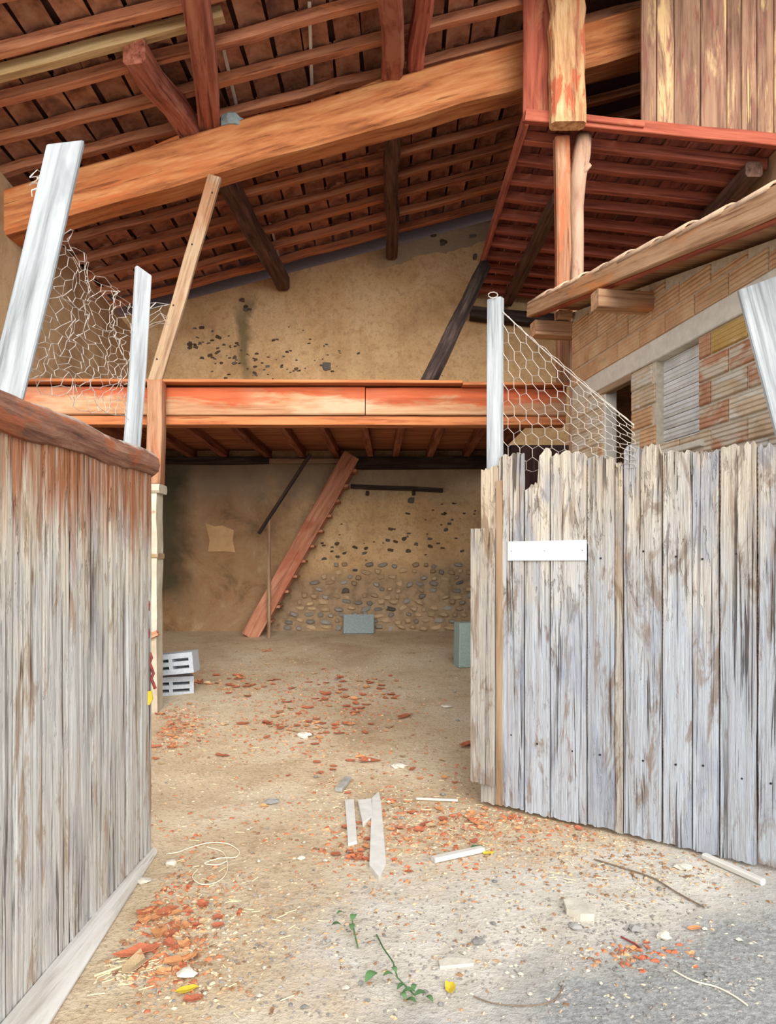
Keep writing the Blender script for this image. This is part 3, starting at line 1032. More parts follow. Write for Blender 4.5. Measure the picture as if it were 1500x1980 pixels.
# ------------------------------------------------------------------ loft at the right
LF = 6.5
LH = EYE + 3.99
LX0, LX1 = X(1018, LF), 3.6


def loft_h(x, d): return LH - .10 * (x - LX0) - .012 * (d - LF)


def build_loft():
    root = empty('loft_floor', (LX0, LF, LH), 'red boarded underside of the loft on the right', 'loft', kind='structure')
    # boards running back
    x = LX0 + .02; k = 0
    while x < LX1:
        w = .22
        a = Vector((x + w / 2, LF + .02, loft_h(x + w / 2, LF) + .12)); b = Vector((x + w / 2, WALL_D, loft_h(x + w / 2, WALL_D) + .12))
        beam('floor_board', a, b, w - rnd.uniform(.002, .006), .025, M['loft_board'], root)
        x += w
    d = LF + .28
    while d < WALL_D:
        a = Vector((LX0 + .03, d, loft_h(LX0, d) + .055)); b = Vector((LX1, d + rnd.uniform(-.05, .05), loft_h(LX1, d) + .055))
        beam('joist', a, b, .085, .1, M['loft_joist'], root, wav=.008)
        d += .36
    # edge board going back, front fascia
    a = Vector((LX0, LF, loft_h(LX0, LF) + .07)); b = Vector((LX0, WALL_D, loft_h(LX0, WALL_D) + .07))
    beam('edge_board', a, b, .04, .16, M['loft_joist'], root)
    a = Vector((LX0 - .02, LF - .02, LH + .06)); b = Vector((LX1, LF - .02, loft_h(LX1, LF) + .06))
    beam('front_joist', a, b, .07, .11, M['red_board'], root, wav=.004)

    wl = empty('wall_loft', (LX0, LF, LH + .12), 'boarded loft wall with peeling red and pale planks', 'wall', kind='structure')
    def vb(px0, px1, ytop, ybot, mat, dd=0.0, th=.03):
        d_ = LF + dd
        xc0, xc1 = X(px0, d_), X(px1, d_)
        z0 = EYE + (HORIZON - ybot) * d_ / F; z1 = EYE + (HORIZON - ytop) * d_ / F
        beam('wall_board', ((xc0 + xc1) / 2, d_, z0), ((xc0 + xc1) / 2, d_, z1), xc1 - xc0 - .006, th, mat, wl, up=(0, -1, 0), wav=.002)
    vb(1010, 1064, -70, 236, M['red_board'])
    e = [1238, 1268, 1302, 1353, 1404, 1432, 1462, 1495, 1530, 1560]
    for i in range(len(e) - 1):
        f = (e[i] - 1020) / 448.0
        vb(e[i], e[i + 1], -70 - rnd.uniform(0, 10), 236 + 46 * f, M['loft_wall'], rnd.uniform(-.012, .012))
    # sill board of the opening
    beam('sill', (X(1128, LF), LF - .03, EYE + (HORIZON - 238) * LF / F), (X(1240, LF), LF - .03, EYE + (HORIZON - 250) * LF / F), .1, .05, M['red_board'], wl)
    # pale peeling post on the loft front
    o = beam('loft_post', P(1098, 244, LF - .09), P(1094, -70, LF - .09), .31, .14, M['peel_post'], None, up=(0, -1, 0), segs=10, wav=.012, ch=.03)
    tag(o, 'thick pale peeling post at the corner of the boarded loft', 'post')
    # posts below the loft
    o = beam('timber_post', P(1090, 742, 6.86), P(1086, 268, 6.64), .135, .12, M['brown_post'], None, up=(0, -1, 0), wav=.008, ch=.015)
    tag(o, 'square orange-streaked post between mezzanine beam and loft', 'post')
    pts = [(1114, 1350, 6.72), (1114, 900, 6.72), (1115, 560, 6.7), (1117, 470, 6.7), (1114, 400, 6.68), (1117, 345, 6.66), (1124, 300, 6.64), (1129, 262, 6.62)]
    pp = [P(*q) for q in pts]; pp[0].z = zf(pp[0].x, pp[0].y)
    o = log('trunk_post', pp, [.075, .07, .062, .058, .066, .08, .086, .07], M['bark_post'])
    tag(o, 'knotty bare tree trunk post beside the square loft post', 'post')
    a = P(1124, 335, 6.62); b = P(1141, 318, 6.6)
    log('knot', [a, b], [.035, .02], M['bark_post'], o, 7)
    def loft_beam(pa, pb, w, t, label):
        (xa, da), (xb, db) = pa, pb
        o = beam('loft_beam', (xa, da, loft_h(xa, da) - t / 2), (xb, db, loft_h(xb, db) - t / 2), w, t, M['dark_purlin'], None, wav=.012, ch=.02)
        tag(o, label, 'beam')
    loft_beam((X(980, 10.5), 10.5), (X(1080, 7.55), 7.55), .14, .13, 'dull brown beam running back under the loft beside the square post')
    loft_beam((3.42, 10.5), (3.42, 6.7), .16, .14, 'grey-brown beam under the loft at the right edge')
    o = beam('wall_plate', (LX0 - .05, 10.52, loft_h(LX0, 10.5) - .27), (LX1, 10.52, loft_h(LX1, 10.5) - .27), .2, .16, M['dark_brace'], None, wav=.01)
    tag(o, 'blackened wall plate under the rear end of the loft', 'beam')


build_loft()

# ------------------------------------------------------------------ brick outbuilding on the right
BC = 2.627


def wall_d(px): return BC / ((px - 750.0) / F + .159)


UW = Vector((-.159, 1, 0)).normalized()        # along the wall, going back
NW = Vector((-UW.y, UW.x, 0))                  # out of the wall, towards the yard
BD = wall_d(1105)                              # far corner
C0 = Vector((BC - .159 * BD, BD, 0))


def wpt(d, z, out=0.0):
    return Vector((BC - .159 * d, d, z)) + NW * out


def tw(d): return (BD - d) / UW.y              # distance along the wall from the far corner


def roof2(d): return EYE + 2.24 - .2 * (BD - d)


def build_outbuilding():
    root = empty('wall_outbuilding', (C0.x, C0.y, 0), 'tan ribbed brick outbuilding wall above the right gate', 'wall', kind='structure')
    d_near = 3.62
    z_head, z_band = EYE + 1.40, EYE + 1.545
    sill2 = EYE + .76
    w1a, w1b = wall_d(1165), wall_d(1219)      # small dark opening
    w2a, w2b = wall_d(1267), wall_d(1350)      # blocked opening
    sill1 = EYE - .3
    th = .11
    # mortar core, in panels round the two openings
    def panel(da, db, za, zb_, za2=None, zb2=None):
        zb2 = zb_ if zb2 is None else zb2
        V = [wpt(da, za, -.008), wpt(db, za, -.008), wpt(db, zb2, -.008), wpt(da, zb_, -.008)]
        V += [v - NW * (th - .008) for v in V]
        wobj('mortar_core', V, [(0, 1, 2, 3), (4, 7, 6, 5), (0, 4, 5, 1), (1, 5, 6, 2), (2, 6, 7, 3), (3, 7, 4, 0)], M['mortar'], root)
    panel(BD, w1a, 0, z_head); panel(w1a, w1b, 0, sill1); panel(w1b, w2a, 0, z_head); panel(w2a, w2b, 0, sill2); panel(w2b, d_near, 0, z_head)
    panel(BD, d_near, z_head, roof2(BD) - .02, None, roof2(d_near) - .02)
    # lintel band
    a = wpt(wall_d(1137), (z_head + z_band) / 2, -.03); b = wpt(d_near, (z_head + z_band) / 2, -.03)
    beam('lintel_band', a, b, .09, z_band - z_head, M['lintel'], root, segs=10, wav=.003)
    # bricks
    bw, bh, gap = .34, .145, .012
    cache = {}
    def brick(t0, t1, z0, z1, mat):
        t0 += gap / 2; t1 -= gap / 2; z0 += gap / 2; z1 -= gap / 2
        if t1 - t0 < .04 or z1 - z0 < .03: return
        key = (round(t1 - t0, 3), round(z1 - z0, 3), mat)
        if key not in cache:
            v, f = box_verts(0, key[0], -.05, 0.0, 0, key[1])
            c = .005
            v = [(0, -.06, 0), (key[0], -.06, 0), (key[0], -.06, key[1]), (0, -.06, key[1]),
                 (0, -c, 0), (key[0], -c, 0), (key[0], -c, key[1]), (0, -c, key[1]),
                 (c, 0, c), (key[0] - c, 0, c), (key[0] - c, 0, key[1] - c), (c, 0, key[1] - c)]
            f = [(0, 1, 2, 3)] + [(i, (i + 1) % 4, 4 + (i + 1) % 4, 4 + i) for i in range(4)] + [(4 + i, 4 + (i + 1) % 4, 8 + (i + 1) % 4, 8 + i) for i in range(4)] + [(8, 9, 10, 11)]
            cache[key] = make_mesh('brick', v, f, M[mat])
        o = bpy.data.objects.new('brick', cache[key])
        m = Matrix.Identity(4)
        org = C0 - UW * t0 + NW * rnd.uniform(0, .005) + Vector((0, 0, z0))
        for i in range(3):
            m[i][0] = -UW[i]; m[i][1] = NW[i]; m[i][2] = (0, 0, 1)[i]; m[i][3] = org[i]
        link(o, root, m)
    t1a, t1b, t2a, t2b = tw(w1a), tw(w1b), tw(w2a), tw(w2b)
    tmax = tw(d_near)
    z = z_head
    rows = []
    zz = z_head
    while zz > bh: rows.append((zz - bh, zz)); zz -= bh
    zz = z_band
    while zz < roof2(BD): rows.append((zz, zz + bh)); zz += bh
    for ri, (za, zb_) in enumerate(rows):
        t = -bw * (.5 if ri % 2 else 0)
        while t < tmax:
            a, b = max(t, 0), min(t + bw, tmax)
            t += bw
            segs = [(a, b)]
            if zb_ <= z_head + .001:
                for (oa, ob, sl) in ((t1a, t1b, sill1), (t2a, t2b, sill2)):
                    if za >= sl - .05:
                        ns = []
                        for (p, q) in segs:
                            if q <= oa or p >= ob: ns.append((p, q)); continue
                            if p < oa: ns.append((p, oa))
                            if q > ob: ns.append((ob, q))
                        segs = ns
            for (p, q) in segs:
                dm = BD - (p + q) / 2 * UW.y
                ztop = roof2(dm - .15) - .03
                zq = min(zb_, ztop)
                if zq - za < .04: continue
                k = rnd.random()
                if za >= z_band - .01: mat = 'brick_upper'
                elif q > t2b: mat = 'brick_orange' if k < .5 else 'brick_grey'
                else: mat = 'brick_grey' if k < .75 else 'brick_upper'
                if za > z_head - .2 and za < z_head - .1 and t2b + .25 < (p + q) / 2 < t2b + .62: mat = 'brick_yellow'
                brick(p, q, za, zq, mat)
    # cream jamb of the small opening
    beam('jamb', wpt(w1a - .01, sill1, -.06), wpt(w1a - .01, z_head, -.06), .03, .1, M['lintel'], root, up=NW)
    beam('opening_lintel', wpt(w1a + .05, z_head - .02, -.03), wpt(w1b - .02, z_head - .02, -.03), .07, .05, M['strut'], root)
    # infill of the blocked opening, set back in ribbed white courses
    zz = sill2; k = 0
    n = 8
    hh = (z_head - sill2) / n
    for i in range(n):
        a = wpt(w2a, sill2 + hh * (i + .5), -.085); b = wpt(w2b, sill2 + hh * (i + .5), -.085)
        beam('infill_course', a, b, .05, hh - .006, M['brick_white'], root, ch=.008)
    beam('window_sill', wpt(w2a + .06, sill2 - .02, -.02), wpt(w2b - .06, sill2 - .02, -.02), .1, .04, M['lintel'], root)
    # other three walls
    R = -NW
    c0 = C0 - UW * .0; far = C0 + R * 1.95
    near = wpt(d_near, 0); nfar = near + R * 1.5
    def slab(name, a, b, za, zb2, t, lab):
        dirv = (b - a).normalized(); nn = Vector((-dirv.y, dirv.x, 0)) * t
        V = [a, b, b + nn, a + nn]
        V = [Vector((v.x, v.y, 0)) for v in V] + [Vector((V[0].x, V[0].y, za)), Vector((V[1].x, V[1].y, zb2)), Vector((V[2].x, V[2].y, zb2)), Vector((V[3].x, V[3].y, za))]
        o = wobj(name, V, [(0, 3, 2, 1), (4, 5, 6, 7), (0, 1, 5, 4), (1, 2, 6, 5), (2, 3, 7, 6), (3, 0, 4, 7)], M['brick_upper'], base=True)
        tag(o, lab, 'wall', kind='structure')
    slab('wall_outbuilding_back', C0 + R * .11, far, roof2(BD) - .02, roof2(BD) - .02, -.11, 'rear wall of the brick outbuilding facing the barn')
    slab('wall_outbuilding_front', near + R * .11, nfar, roof2(d_near) - .02, roof2(d_near) - .02, .11, 'street wall of the brick outbuilding')
    slab('wall_outbuilding_side', far, nfar, roof2(BD) - .02, roof2(d_near) - .02, .11, 'far side wall of the brick outbuilding')
    # roof: boards, verge fascia, canal tiles
    rt = empty('roof_outbuilding', wpt(BD, roof2(BD)), 'clay tiled lean-to roof of the brick outbuilding', 'roof', kind='structure')
    ov = .34
    df, dn = wall_d(1105) + .12, 3.0
    V = []
    for (dd, oo) in ((df, ov - .03), (dn, ov - .03), (dn, -1.75), (df, -1.75)):
        V.append(wpt(dd, roof2(dd) + .02, oo))
    V += [v + Vector((0, 0, .03)) for v in V]
    wobj('roof_deck', V, [(0, 1, 2, 3), (4, 7, 6, 5), (0, 4, 5, 1), (1, 5, 6, 2), (2, 6, 7, 3), (3, 7, 4, 0)], M['fascia'], rt)
    a = wpt(df + .02, roof2(df + .02) + .01, ov); b = wpt(dn, roof2(dn) + .01, ov)
    beam('fascia', a, b, .045, .13, M['fascia'], rt, segs=12, wav=.004)
    a = wpt(df, roof2(df) - .03, ov - .06); b = wpt(dn, roof2(dn) - .03, ov - .06)
    beam('soffit_batten', a, b, .05, .06, M['red_board'], rt)
    # canal tiles along the verge and over the roof, course by course
    L, w = .42, .2
    V, Fc = [], []
    nseg = 8
    for e, k in ((0, 1.0), (1, .86)):
        for rr in (1.0, .85):
            for j in range(nseg + 1):
                an = math.pi * j / nseg
                V.append((e * L, -w / 2 * k * rr * math.cos(an), w * .32 * k * rr * math.sin(an)))
    q = nseg + 1
    for j in range(nseg):
        Fc += [(j, j + 1, 2 * q + j + 1, 2 * q + j), (q + j, 3 * q + j, 3 * q + j + 1, q + j + 1), (j, q + j, q + j + 1, j + 1), (2 * q + j, 2 * q + j + 1, 3 * q + j + 1, 3 * q + j)]
    Fc += [(0, 2 * q, 3 * q, q), (q - 1, 2 * q - 1, 4 * q - 1, 3 * q - 1)]
    tm = make_mesh('canal_tile', V, Fc, M['tile_pale'], True)
    sl = Vector((UW.x, UW.y, .2 / UW.y * UW.y)).normalized()
    k = 0
    for row in range(8):
        oo = ov - .07 - row * .23
        dd = 3.0
        while dd < df - .1:
            org = wpt(dd, roof2(dd) + .055 + rnd.uniform(0, .012), oo)
            o = bpy.data.objects.new('canal_tile', tm)
            m = frame((wpt(dd + .3, roof2(dd + .3) , oo) - wpt(dd, roof2(dd) , oo)) + Vector((0, 0, -.012)), (0, 0, 1), org)
            m = m @ Matrix.Rotation(rnd.uniform(-.04, .04), 4, 'Z')
            link(o, rt, m)
            dd += .34
    # wall plate end and outlooker under the verge
    a = wpt(BD + .05, roof2(BD) - .17, .0); 
    beam('wall_plate', a - NW * .1, a + NW * .34, .14, .13, M['fascia'], rt)
    beam('packing_block', wpt(BD - .02, roof2(BD) - .06, .02), wpt(BD - .02, roof2(BD) - .06, .14), .09, .07, M['fascia'], rt)
    dd = wall_d(1256)
    zc = EYE + 1.82
    beam('outlooker', wpt(dd, zc, -.05), wpt(dd, zc, .41), .12, .125, M['fascia'], rt, wav=.003)


M['tile_pale'] = plain('weathered_pale_canal_tile', rgb(188, 158, 132), .9, 10, .25, .4, (.8, 1.15))
build_outbuilding()

# ------------------------------------------------------------------ gates
def ragged_plank(name, W, L, th, mat, parent, m, jag=.02, tops=None, seed=0, nc=12, nr=12, botjag=.006, edge=.003):
    """Weathered plank. local X up, local Y along the gate, local Z out of the face."""
    r = random.Random(seed)
    tops = [tops[min(len(tops) - 1, int(i * len(tops) / (nc + 1)))] for i in range(nc + 1)] if tops else [0] * (nc + 1)
    V, Fc = [], []
    topz = [L + tops[i] + r.uniform(-jag, jag * .5) for i in range(nc + 1)]
    botz = [r.uniform(-botjag, botjag) for i in range(nc + 1)]
    groove = [r.uniform(-.0018, .0018) for i in range(nc + 1)]
    for side in (0, 1):
        for j in range(nr + 1):
            f = j / nr
            el = r.uniform(0, edge); er = r.uniform(0, edge)
            for i in range(nc + 1):
                g = i / nc
                y = el + (W - el - er) * g
                x = botz[i] + (topz[i] - botz[i]) * f
                z = (th / 2 + groove[i] + r.uniform(-.0012, .0012)) if side == 0 else -th / 2
                if side == 0 and (i == 0 or i == nc): z -= .004
                V.append((x, y, z))
    n = (nr + 1) * (nc + 1)
    idx = lambda s, j, i: s * n + j * (nc + 1) + i
    for s in (0, 1):
        for j in range(nr):
            for i in range(nc):
                Fc.append((idx(s, j, i), idx(s, j, i + 1), idx(s, j + 1, i + 1), idx(s, j + 1, i)))
    for j in range(nr):
        for i in (0, nc): Fc.append((idx(0, j, i), idx(0, j + 1, i), idx(1, j + 1, i), idx(1, j, i)))
    for i in range(nc):
        for j in (0, nr): Fc.append((idx(0, j, i), idx(0, j, i + 1), idx(1, j, i + 1), idx(1, j, i)))
    me = make_mesh(name, V, Fc, mat)
    return link(bpy.data.objects.new(name, me), parent, m)


def hex_net(name, corners, nu, nv, r, mat, parent, wr=.0, seed=1, sag=0.0):
    """Hexagonal wire netting stretched over four corners (tl, tr, br, bl)."""
    tl, tr, brc, bl = [Vector(c) for c in corners]
    V, Fc = [], []
    def mp(u, v):
        p = tl.lerp(tr, u).lerp(bl.lerp(brc, u), v)
        if wr:
            q = Vector((u * 5.3 + seed, v * 5.3, seed * 1.7))
            p = p + mnoise.noise_vector(q) * wr + mnoise.noise_vector(q * 2.7) * wr * .5
        p.z -= sag * math.sin(math.pi * u) * (1 - v)
        return p
    # brick-wall topology of hexagons
    def node(i, j):
        v = (j + (.17 if (i + j) % 2 == 0 else -.17)) / nv
        return mp(min(1, max(0, i / nu)), min(1, max(0, v)))
    for j in range(nv + 1):
        for i in range(nu):
            tube_geo(V, Fc, [node(i, j), node(i + 1, j)], r, 3)
    for j in range(nv):
        for i in range(nu + 1):
            if (i + j) % 2 == 0:
                tube_geo(V, Fc, [node(i, j), node(i, j + 1)], r * 1.35, 3)
    c = (tl + brc) / 2
    me = raw_mesh(name, [v - c for v in V], Fc, mat)
    return link(bpy.data.objects.new(name, me), parent, Matrix.Translation(c))


def build_right_gate():
    zb = .03
    dA = (EYE - zb) * F / (1548 - HORIZON); dB = (EYE - zb) * F / (1670 - HORIZON)
    A = Vector((X(932, dA), dA, 0)); B = Vector((X(1468, dB), dB, 0))
    u = (B - A).normalized()
    nrm = Vector((u.y, -u.x, 0))          # towards the street
    if nrm.y > 0: nrm = -nrm
    def at_u(px):
        k = (px - 750.0) / F
        return (k * A.y - A.x) / (u.x - k * u.y)
    def z_at(px, py):
        t = at_u(px); d = A.y + u.y * t
        return EYE + (HORIZON - py) * d / F
    def mat_at(t, z, out):
        m = Matrix.Identity(4)
        o = A + u * t + nrm * out + Vector((0, 0, z))
        up = Vector((0, 0, 1))
        cols = (up, u, up.cross(u))
        for c in range(3):
            for i in range(3): m[i][c] = cols[c][i]
        for i in range(3): m[i][3] = o[i]
        return m
    s = 1 if Vector((0, 0, 1)).cross(u).dot(nrm) > 0 else -1
    root = empty('plank_gate', (A.x, A.y, 0), 'open grey weathered plank gate on the right with ragged tops', 'gate')
    planks = [(932, 966, 905, 'gate_wood_warm', None), (967, 1014, 880, 'gate_wood', None), (1017, 1065, 900, 'gate_wood', (-.12, -.115, -.12, -.10, .06, .085, .09, .085)),
              (1067, 1135, 876, 'gate_wood', (-.01, .0, .005, .005, .0, .005, -.02, -.03)), (1138, 1190, 886, 'gate_wood', None), (1191, 1206, 898, 'gate_wood_warm', None),
              (1208, 1280, 866, 'gate_wood', (.0, .01, .0, -.005, .01, .012, .01, -.05)), (1283, 1339, 872, 'gate_wood', None), (1340, 1391, 870, 'gate_wood', None),
              (1394, 1464, 857, 'gate_wood', None), (1467, 1530, 862, 'gate_wood', None), (1533, 1606, 860, 'gate_wood', None)]
    for k, (a, b, top, mt, tops) in enumerate(planks):
        t0, t1 = at_u(a), at_u(b)
        zt = z_at((a + b) / 2, top)
        m = mat_at(t0, zb + rnd.uniform(-.004, .008), rnd.uniform(-.004, .004))
        o = ragged_plank('plank', t1 - t0, zt - zb, .032, M[mt], root, m, .022, tops, 30 + k, nc=12, nr=14)
    tN = at_u(1606)
    up = Vector((0, 0, 1))
    # ledges and brace behind
    for z in (.45, 1.55):
        beam('rail', A + u * .03 - nrm * .045 + up * z, A + u * tN - nrm * .045 + up * z, .05, .12, M['gate_wood_warm'], root)
    # board nailed over the free edge
    t0, t1 = at_u(917), at_u(961)
    z1, z0 = z_at(940, 1022), z_at(940, 1512)
    ragged_plank('cover_board', t1 - t0, z1 - z0, .028, M['gate_wood_warm'], root, mat_at(t0, z0, .033), .003, None, 77, edge=.001)
    ragged_plank('edge_strip', at_u(974) - at_u(962), z_at(968, 930) - zb - .01, .02, M['strut'], root, mat_at(at_u(963), zb + .01, .02), .004, None, 78, nc=3)
    # upright batten for the netting
    a = P(956, 1000, dA + .03); b = P(958, 578, dA + .03)
    beam('upright_batten', a, b, .098, .05, M['grey_batten'], root, up=nrm, wav=.004)
    V, Fc = [], []
    tp = P(953, 576, dA)
    tube_geo(V, Fc, [tp + Vector((.03 * math.cos(t), 0, .018 + .018 * math.sin(t))) for t in [i * .7 for i in range(10)]], .003, 4)
    wobj('wire_loop', V, Fc, M['wire'], root)
    # netting
    d2 = A.y + u.y * at_u(1228)
    o = hex_net('wire_netting', (P(972, 603, dA), P(1226, 822, d2 - .02), P(1230, 905, d2 - .03), P(972, 915, dA + .0)), 20, 11, .0019, M['wire'], root, .006, 4)
    V, Fc = [], []
    e0, e1 = P(972, 603, dA), P(1226, 822, d2)
    tube_geo(V, Fc, [e0.lerp(e1, i / 12) - Vector((0, 0, .02 * math.sin(math.pi * i / 12))) for i in range(13)], .0035, 5)
    wobj('netting_edge_wire', V, Fc, M['wire'], root)
    # white plate
    za, zb2 = z_at(1061, 1046), z_at(1061, 1084)
    t0, t1 = at_u(986), at_u(1137)
    pm = A + u * t0 + nrm * .026 + up * ((za + zb2) / 2)
    sg = beam('sign_plate', pm, pm + u * (t1 - t0), za - zb2, .008, M['white_sign'], root, up=nrm, ch=.002)
    sg['label'] = 'blank white plate'
    for px in (993, 1057, 1130):
        c = A + u * at_u(px) + nrm * .03 + up * ((za + zb2) / 2)
        V, Fc = [], []
        tube_geo(V, Fc, [c, c + nrm * .003], .005, 8)
        wobj('screw', V, Fc, M['screw'], sg)
    # nails in rows
    for z in (.45, 1.55):
        for k, (a, b, top, mt, tops) in enumerate(planks[1:-1]):
            if b - a < 30: continue
            c = A + u * at_u((a + b) / 2 + rnd.uniform(-8, 8)) + nrm * .016 + up * (z + rnd.uniform(-.03, .03))
            V, Fc = [], []
            tube_geo(V, Fc, [c, c + nrm * .004], .006, 6)
            wobj('nail', V, Fc, M['dark_inside'], root)
    # leaning grey board at the hinge side
    dd = A.y + u.y * at_u(1540) + .09
    a = P(1589, 1010, dd); b = P(1466, 548, dd)
    beam('leaning_board', a, b, .215, .03, M['grey_batten'], root, up=(0, -1, 0), skew1=-.02)


build_right_gate()


def build_left_gate():
    gx = -1.24
    zt = EYE + .545
    y_far, y_near = 3.71, 2.0
    root = empty('plank_gate', (gx, y_far, 0), 'open left plank gate with rusty split top rail and pale foot board', 'gate')
    W = [.17, .19, .21, .2, .185, .21, .2, .2, .2]
    t = 0
    k = 0
    def mt(tt, z, out):
        m = Matrix.Identity(4)
        o = Vector((gx + out, y_far - tt, z))
        cols = (Vector((0, 0, 1)), Vector((0, -1, 0)), Vector((1, 0, 0)))
        for c in range(3):
            for i in range(3): m[i][c] = cols[c][i]
        for i in range(3): m[i][3] = o[i]
        return m
    while t < y_far - y_near:
        w = W[k % len(W)]
        z0 = .03
        # local Y x Z orientation: X up, Y towards the street, Z out to the yard
        ragged_plank('plank', w - .004, zt - .07 - .03 * t / 1.7 - z0, .035, M['gate_wood_rust'], root, mt(t, z0, rnd.uniform(-.004, .004)), .006, None, 120 + k, nc=12, nr=14)
        t += w; k += 1
    for z in (.4, 1.45):
        beam('rail', (gx - .05, y_far - .03, z), (gx - .05, y_near, z), .05, .12, M['gate_wood_warm'], root)
    # split log rail along the top
    r = random.Random(8)
    V, Fc = [], []
    n = 12; seg = 16
    for i in range(seg + 1):
        f = i / seg
        y = y_far + .02 - f * (y_far - y_near + .02)
        for j in range(n):
            a = 2 * math.pi * j / n
            rx, rz = .05, .062 + .012 * f
            x = gx + .005 + rx * math.cos(a) * (1 + r.uniform(-.08, .08))
            z = zt - .03 - .035 * f + rz * math.sin(a) * (1 + r.uniform(-.1, .1)) + .006 * math.sin(f * 14)
            V.append((x, y, z))
    for i in range(seg):
        for j in range(n):
            a = i * n + j; b = i * n + (j + 1) % n
            Fc.append((a, b, b + n, a + n))
    Fc += [tuple(range(n)), tuple(range(seg * n, seg * n + n))]
    c = Vector((gx, y_far, zt))
    m = frame((0, -1, 0), (0, 0, 1), c); inv = m.inverted()
    me = make_mesh('top_rail', [inv @ Vector(v) for v in V], Fc, M['gate_rail'])
    link(bpy.data.objects.new('top_rail', me), root, m)
    # pale bowed weather board along the foot
    V, Fc = [], []
    prof = [(.0, .052), (.03, .056), (.07, .05), (.10, .035), (.12, .014), (.12, .004), (.0, .004)]
    ys = [y_far + .0 - i * (y_far - y_near) / 12 for i in range(13)]
    for i, y in enumerate(ys):
        for (a, b) in prof:
            k2 = .22 + 1.0 * i / 12
            V.append((gx + .019 + a * k2, y, b * (.55 + .45 * i / 12) + zf(gx, y) + .002))
    q = len(prof)
    for i in range(12):
        for j in range(q):
            a = i * q + j; b = i * q + (j + 1) % q
            Fc.append((a, b, b + q, a + q))
    Fc += [tuple(range(q)), tuple(range(12 * q, 13 * q))]
    c = Vector((gx, y_far, 0)); m = frame((0, -1, 0), (0, 0, 1), c); inv = m.inverted()
    me = make_mesh('foot_board', [inv @ Vector(v) for v in V], Fc, M['white_wood'])
    link(bpy.data.objects.new('foot_board', me), root, m)
    # uprights and netting above
    def dpx(px): return -gx * F / (750.0 - px)
    d2 = dpx(256)
    beam('upright_batten', P(254, 880, d2), P(278, 526, d2), .075, .04, M['grey_batten'], root, up=(0.6, -.8, 0), wav=.004, skew1=.03)
    d1 = 2.42
    beam('leaning_batten', P(5, 800, d1), P(128, 282, d1), .105, .045, M['grey_batten'], root, up=(.35, -.94, 0), wav=.004, skew1=-.06)
    o = hex_net('wire_netting', (P(118, 430, 2.62), P(252, 585, d2 - .02), P(246, 812, d2 - .04), P(40, 735, 2.5)), 24, 18, .0012, M['wire'], root, .05, 9, .03)
    hex_net('wire_netting', (P(258, 585, d2), P(330, 590, d2 + .1), P(322, 625, d2 + .1), P(252, 655, d2)), 4, 5, .0016, M['wire'], root, .05, 3)
    hex_net('wire_netting', (P(62, 335, d1), P(96, 330, d1 + .05), P(96, 372, d1 + .05), P(60, 375, d1)), 3, 4, .0016, M['wire'], root, .03, 6)
    # rusty iron latch strap and chain on the free edge
    V, Fc = [], []
    pts = [P(272 + 3 * math.sin(i * 1.3), 1158 + i * 11, 3.66) + Vector((.03, 0, 0)) for i in range(10)]
    tube_geo(V, Fc, pts, .011, 6)
    o = wobj('rusty_latch', V, Fc, M['rusty'], root); o['label'] = 'rusty red iron latch bar'
    V, Fc = [], []
    pts = [P(278 + i * 1.2 + 3 * math.sin(i * 2.1), 1262 + i * 10, 3.68) + Vector((.03, 0, 0)) for i in range(8)]
    tube_geo(V, Fc, pts, .008, 6)
    wobj('chain', V, Fc, M['rusty'], root)
    V = [P(278, 1338, 3.64), P(292, 1336, 3.64), P(295, 1352, 3.64), P(288, 1364, 3.64), P(277, 1358, 3.64)]
    V = V + [v + Vector((0, .012, 0)) for v in V]
    o = wobj('yellow_tag', V, [(0, 1, 2, 3, 4), (9, 8, 7, 6, 5)] + [(i, (i + 1) % 5, 5 + (i + 1) % 5, 5 + i) for i in range(5)], M['yellow'], root)
    o['label'] = 'crumpled yellow tag'


build_left_gate()

# ------------------------------------------------------------------ concrete blocks
def hollow_block(name, m, label):
    """50 x 20 x 20 hollow block, local X long, Z up; slots through the face -Y."""
    import bmesh
    L, D, H = .44, .2, .2
    xs = [0, .035, .205, .235, .405, L]; zs = [0, .045, .08, .12, .155, H]
    V, Fc = [], []
    def add(x0, x1, y0, y1, z0, z1):
        v, f = box_verts(x0, x1, y0, y1, z0, z1)
        b = len(V); V.extend(v); Fc.extend([tuple(b + i for i in q) for q in f])
    # solid bars around the slots
    add(0, L, 0, D, 0, .05); add(0, L, 0, D, .08, .12); add(0, L, 0, D, .15, H)
    for (a, b) in ((0, .04), (.205, .24), (.40, L)):
        add(a, b, 0.001, D - .001, .05, .08); add(a, b, .001, D - .001, .12, .15)
    # back closed
    add(.04, .40, D - .02, D - .002, .05, .08); add(.04, .40, D - .02, D - .002, .12, .15)
    me = make_mesh(name, V, Fc, M['block'])
    o = link(bpy.data.objects.new(name, me), None, m)
    return tag(o, label, 'block', 'hollow concrete blocks by the pillar')


fp = Vector((X(303, 6.95), 6.95, 0)); fp.z = zf(fp.x, fp.y)
m1 = Matrix.Translation(fp + Vector((-.1, 0.02, -.01))) @ Matrix.Rotation(.35, 4, 'Z')
hollow_block('concrete_block', m1, 'grey hollow concrete block lying on the floor below another')
m2 = Matrix.Translation(fp + Vector((-.06, -.05, .215))) @ Matrix.Rotation(-.03, 4, 'Z') @ Matrix.Rotation(-.10, 4, 'Y')
hollow_block('concrete_block', m2, 'grey hollow concrete block tilted on top of another by the pillar')


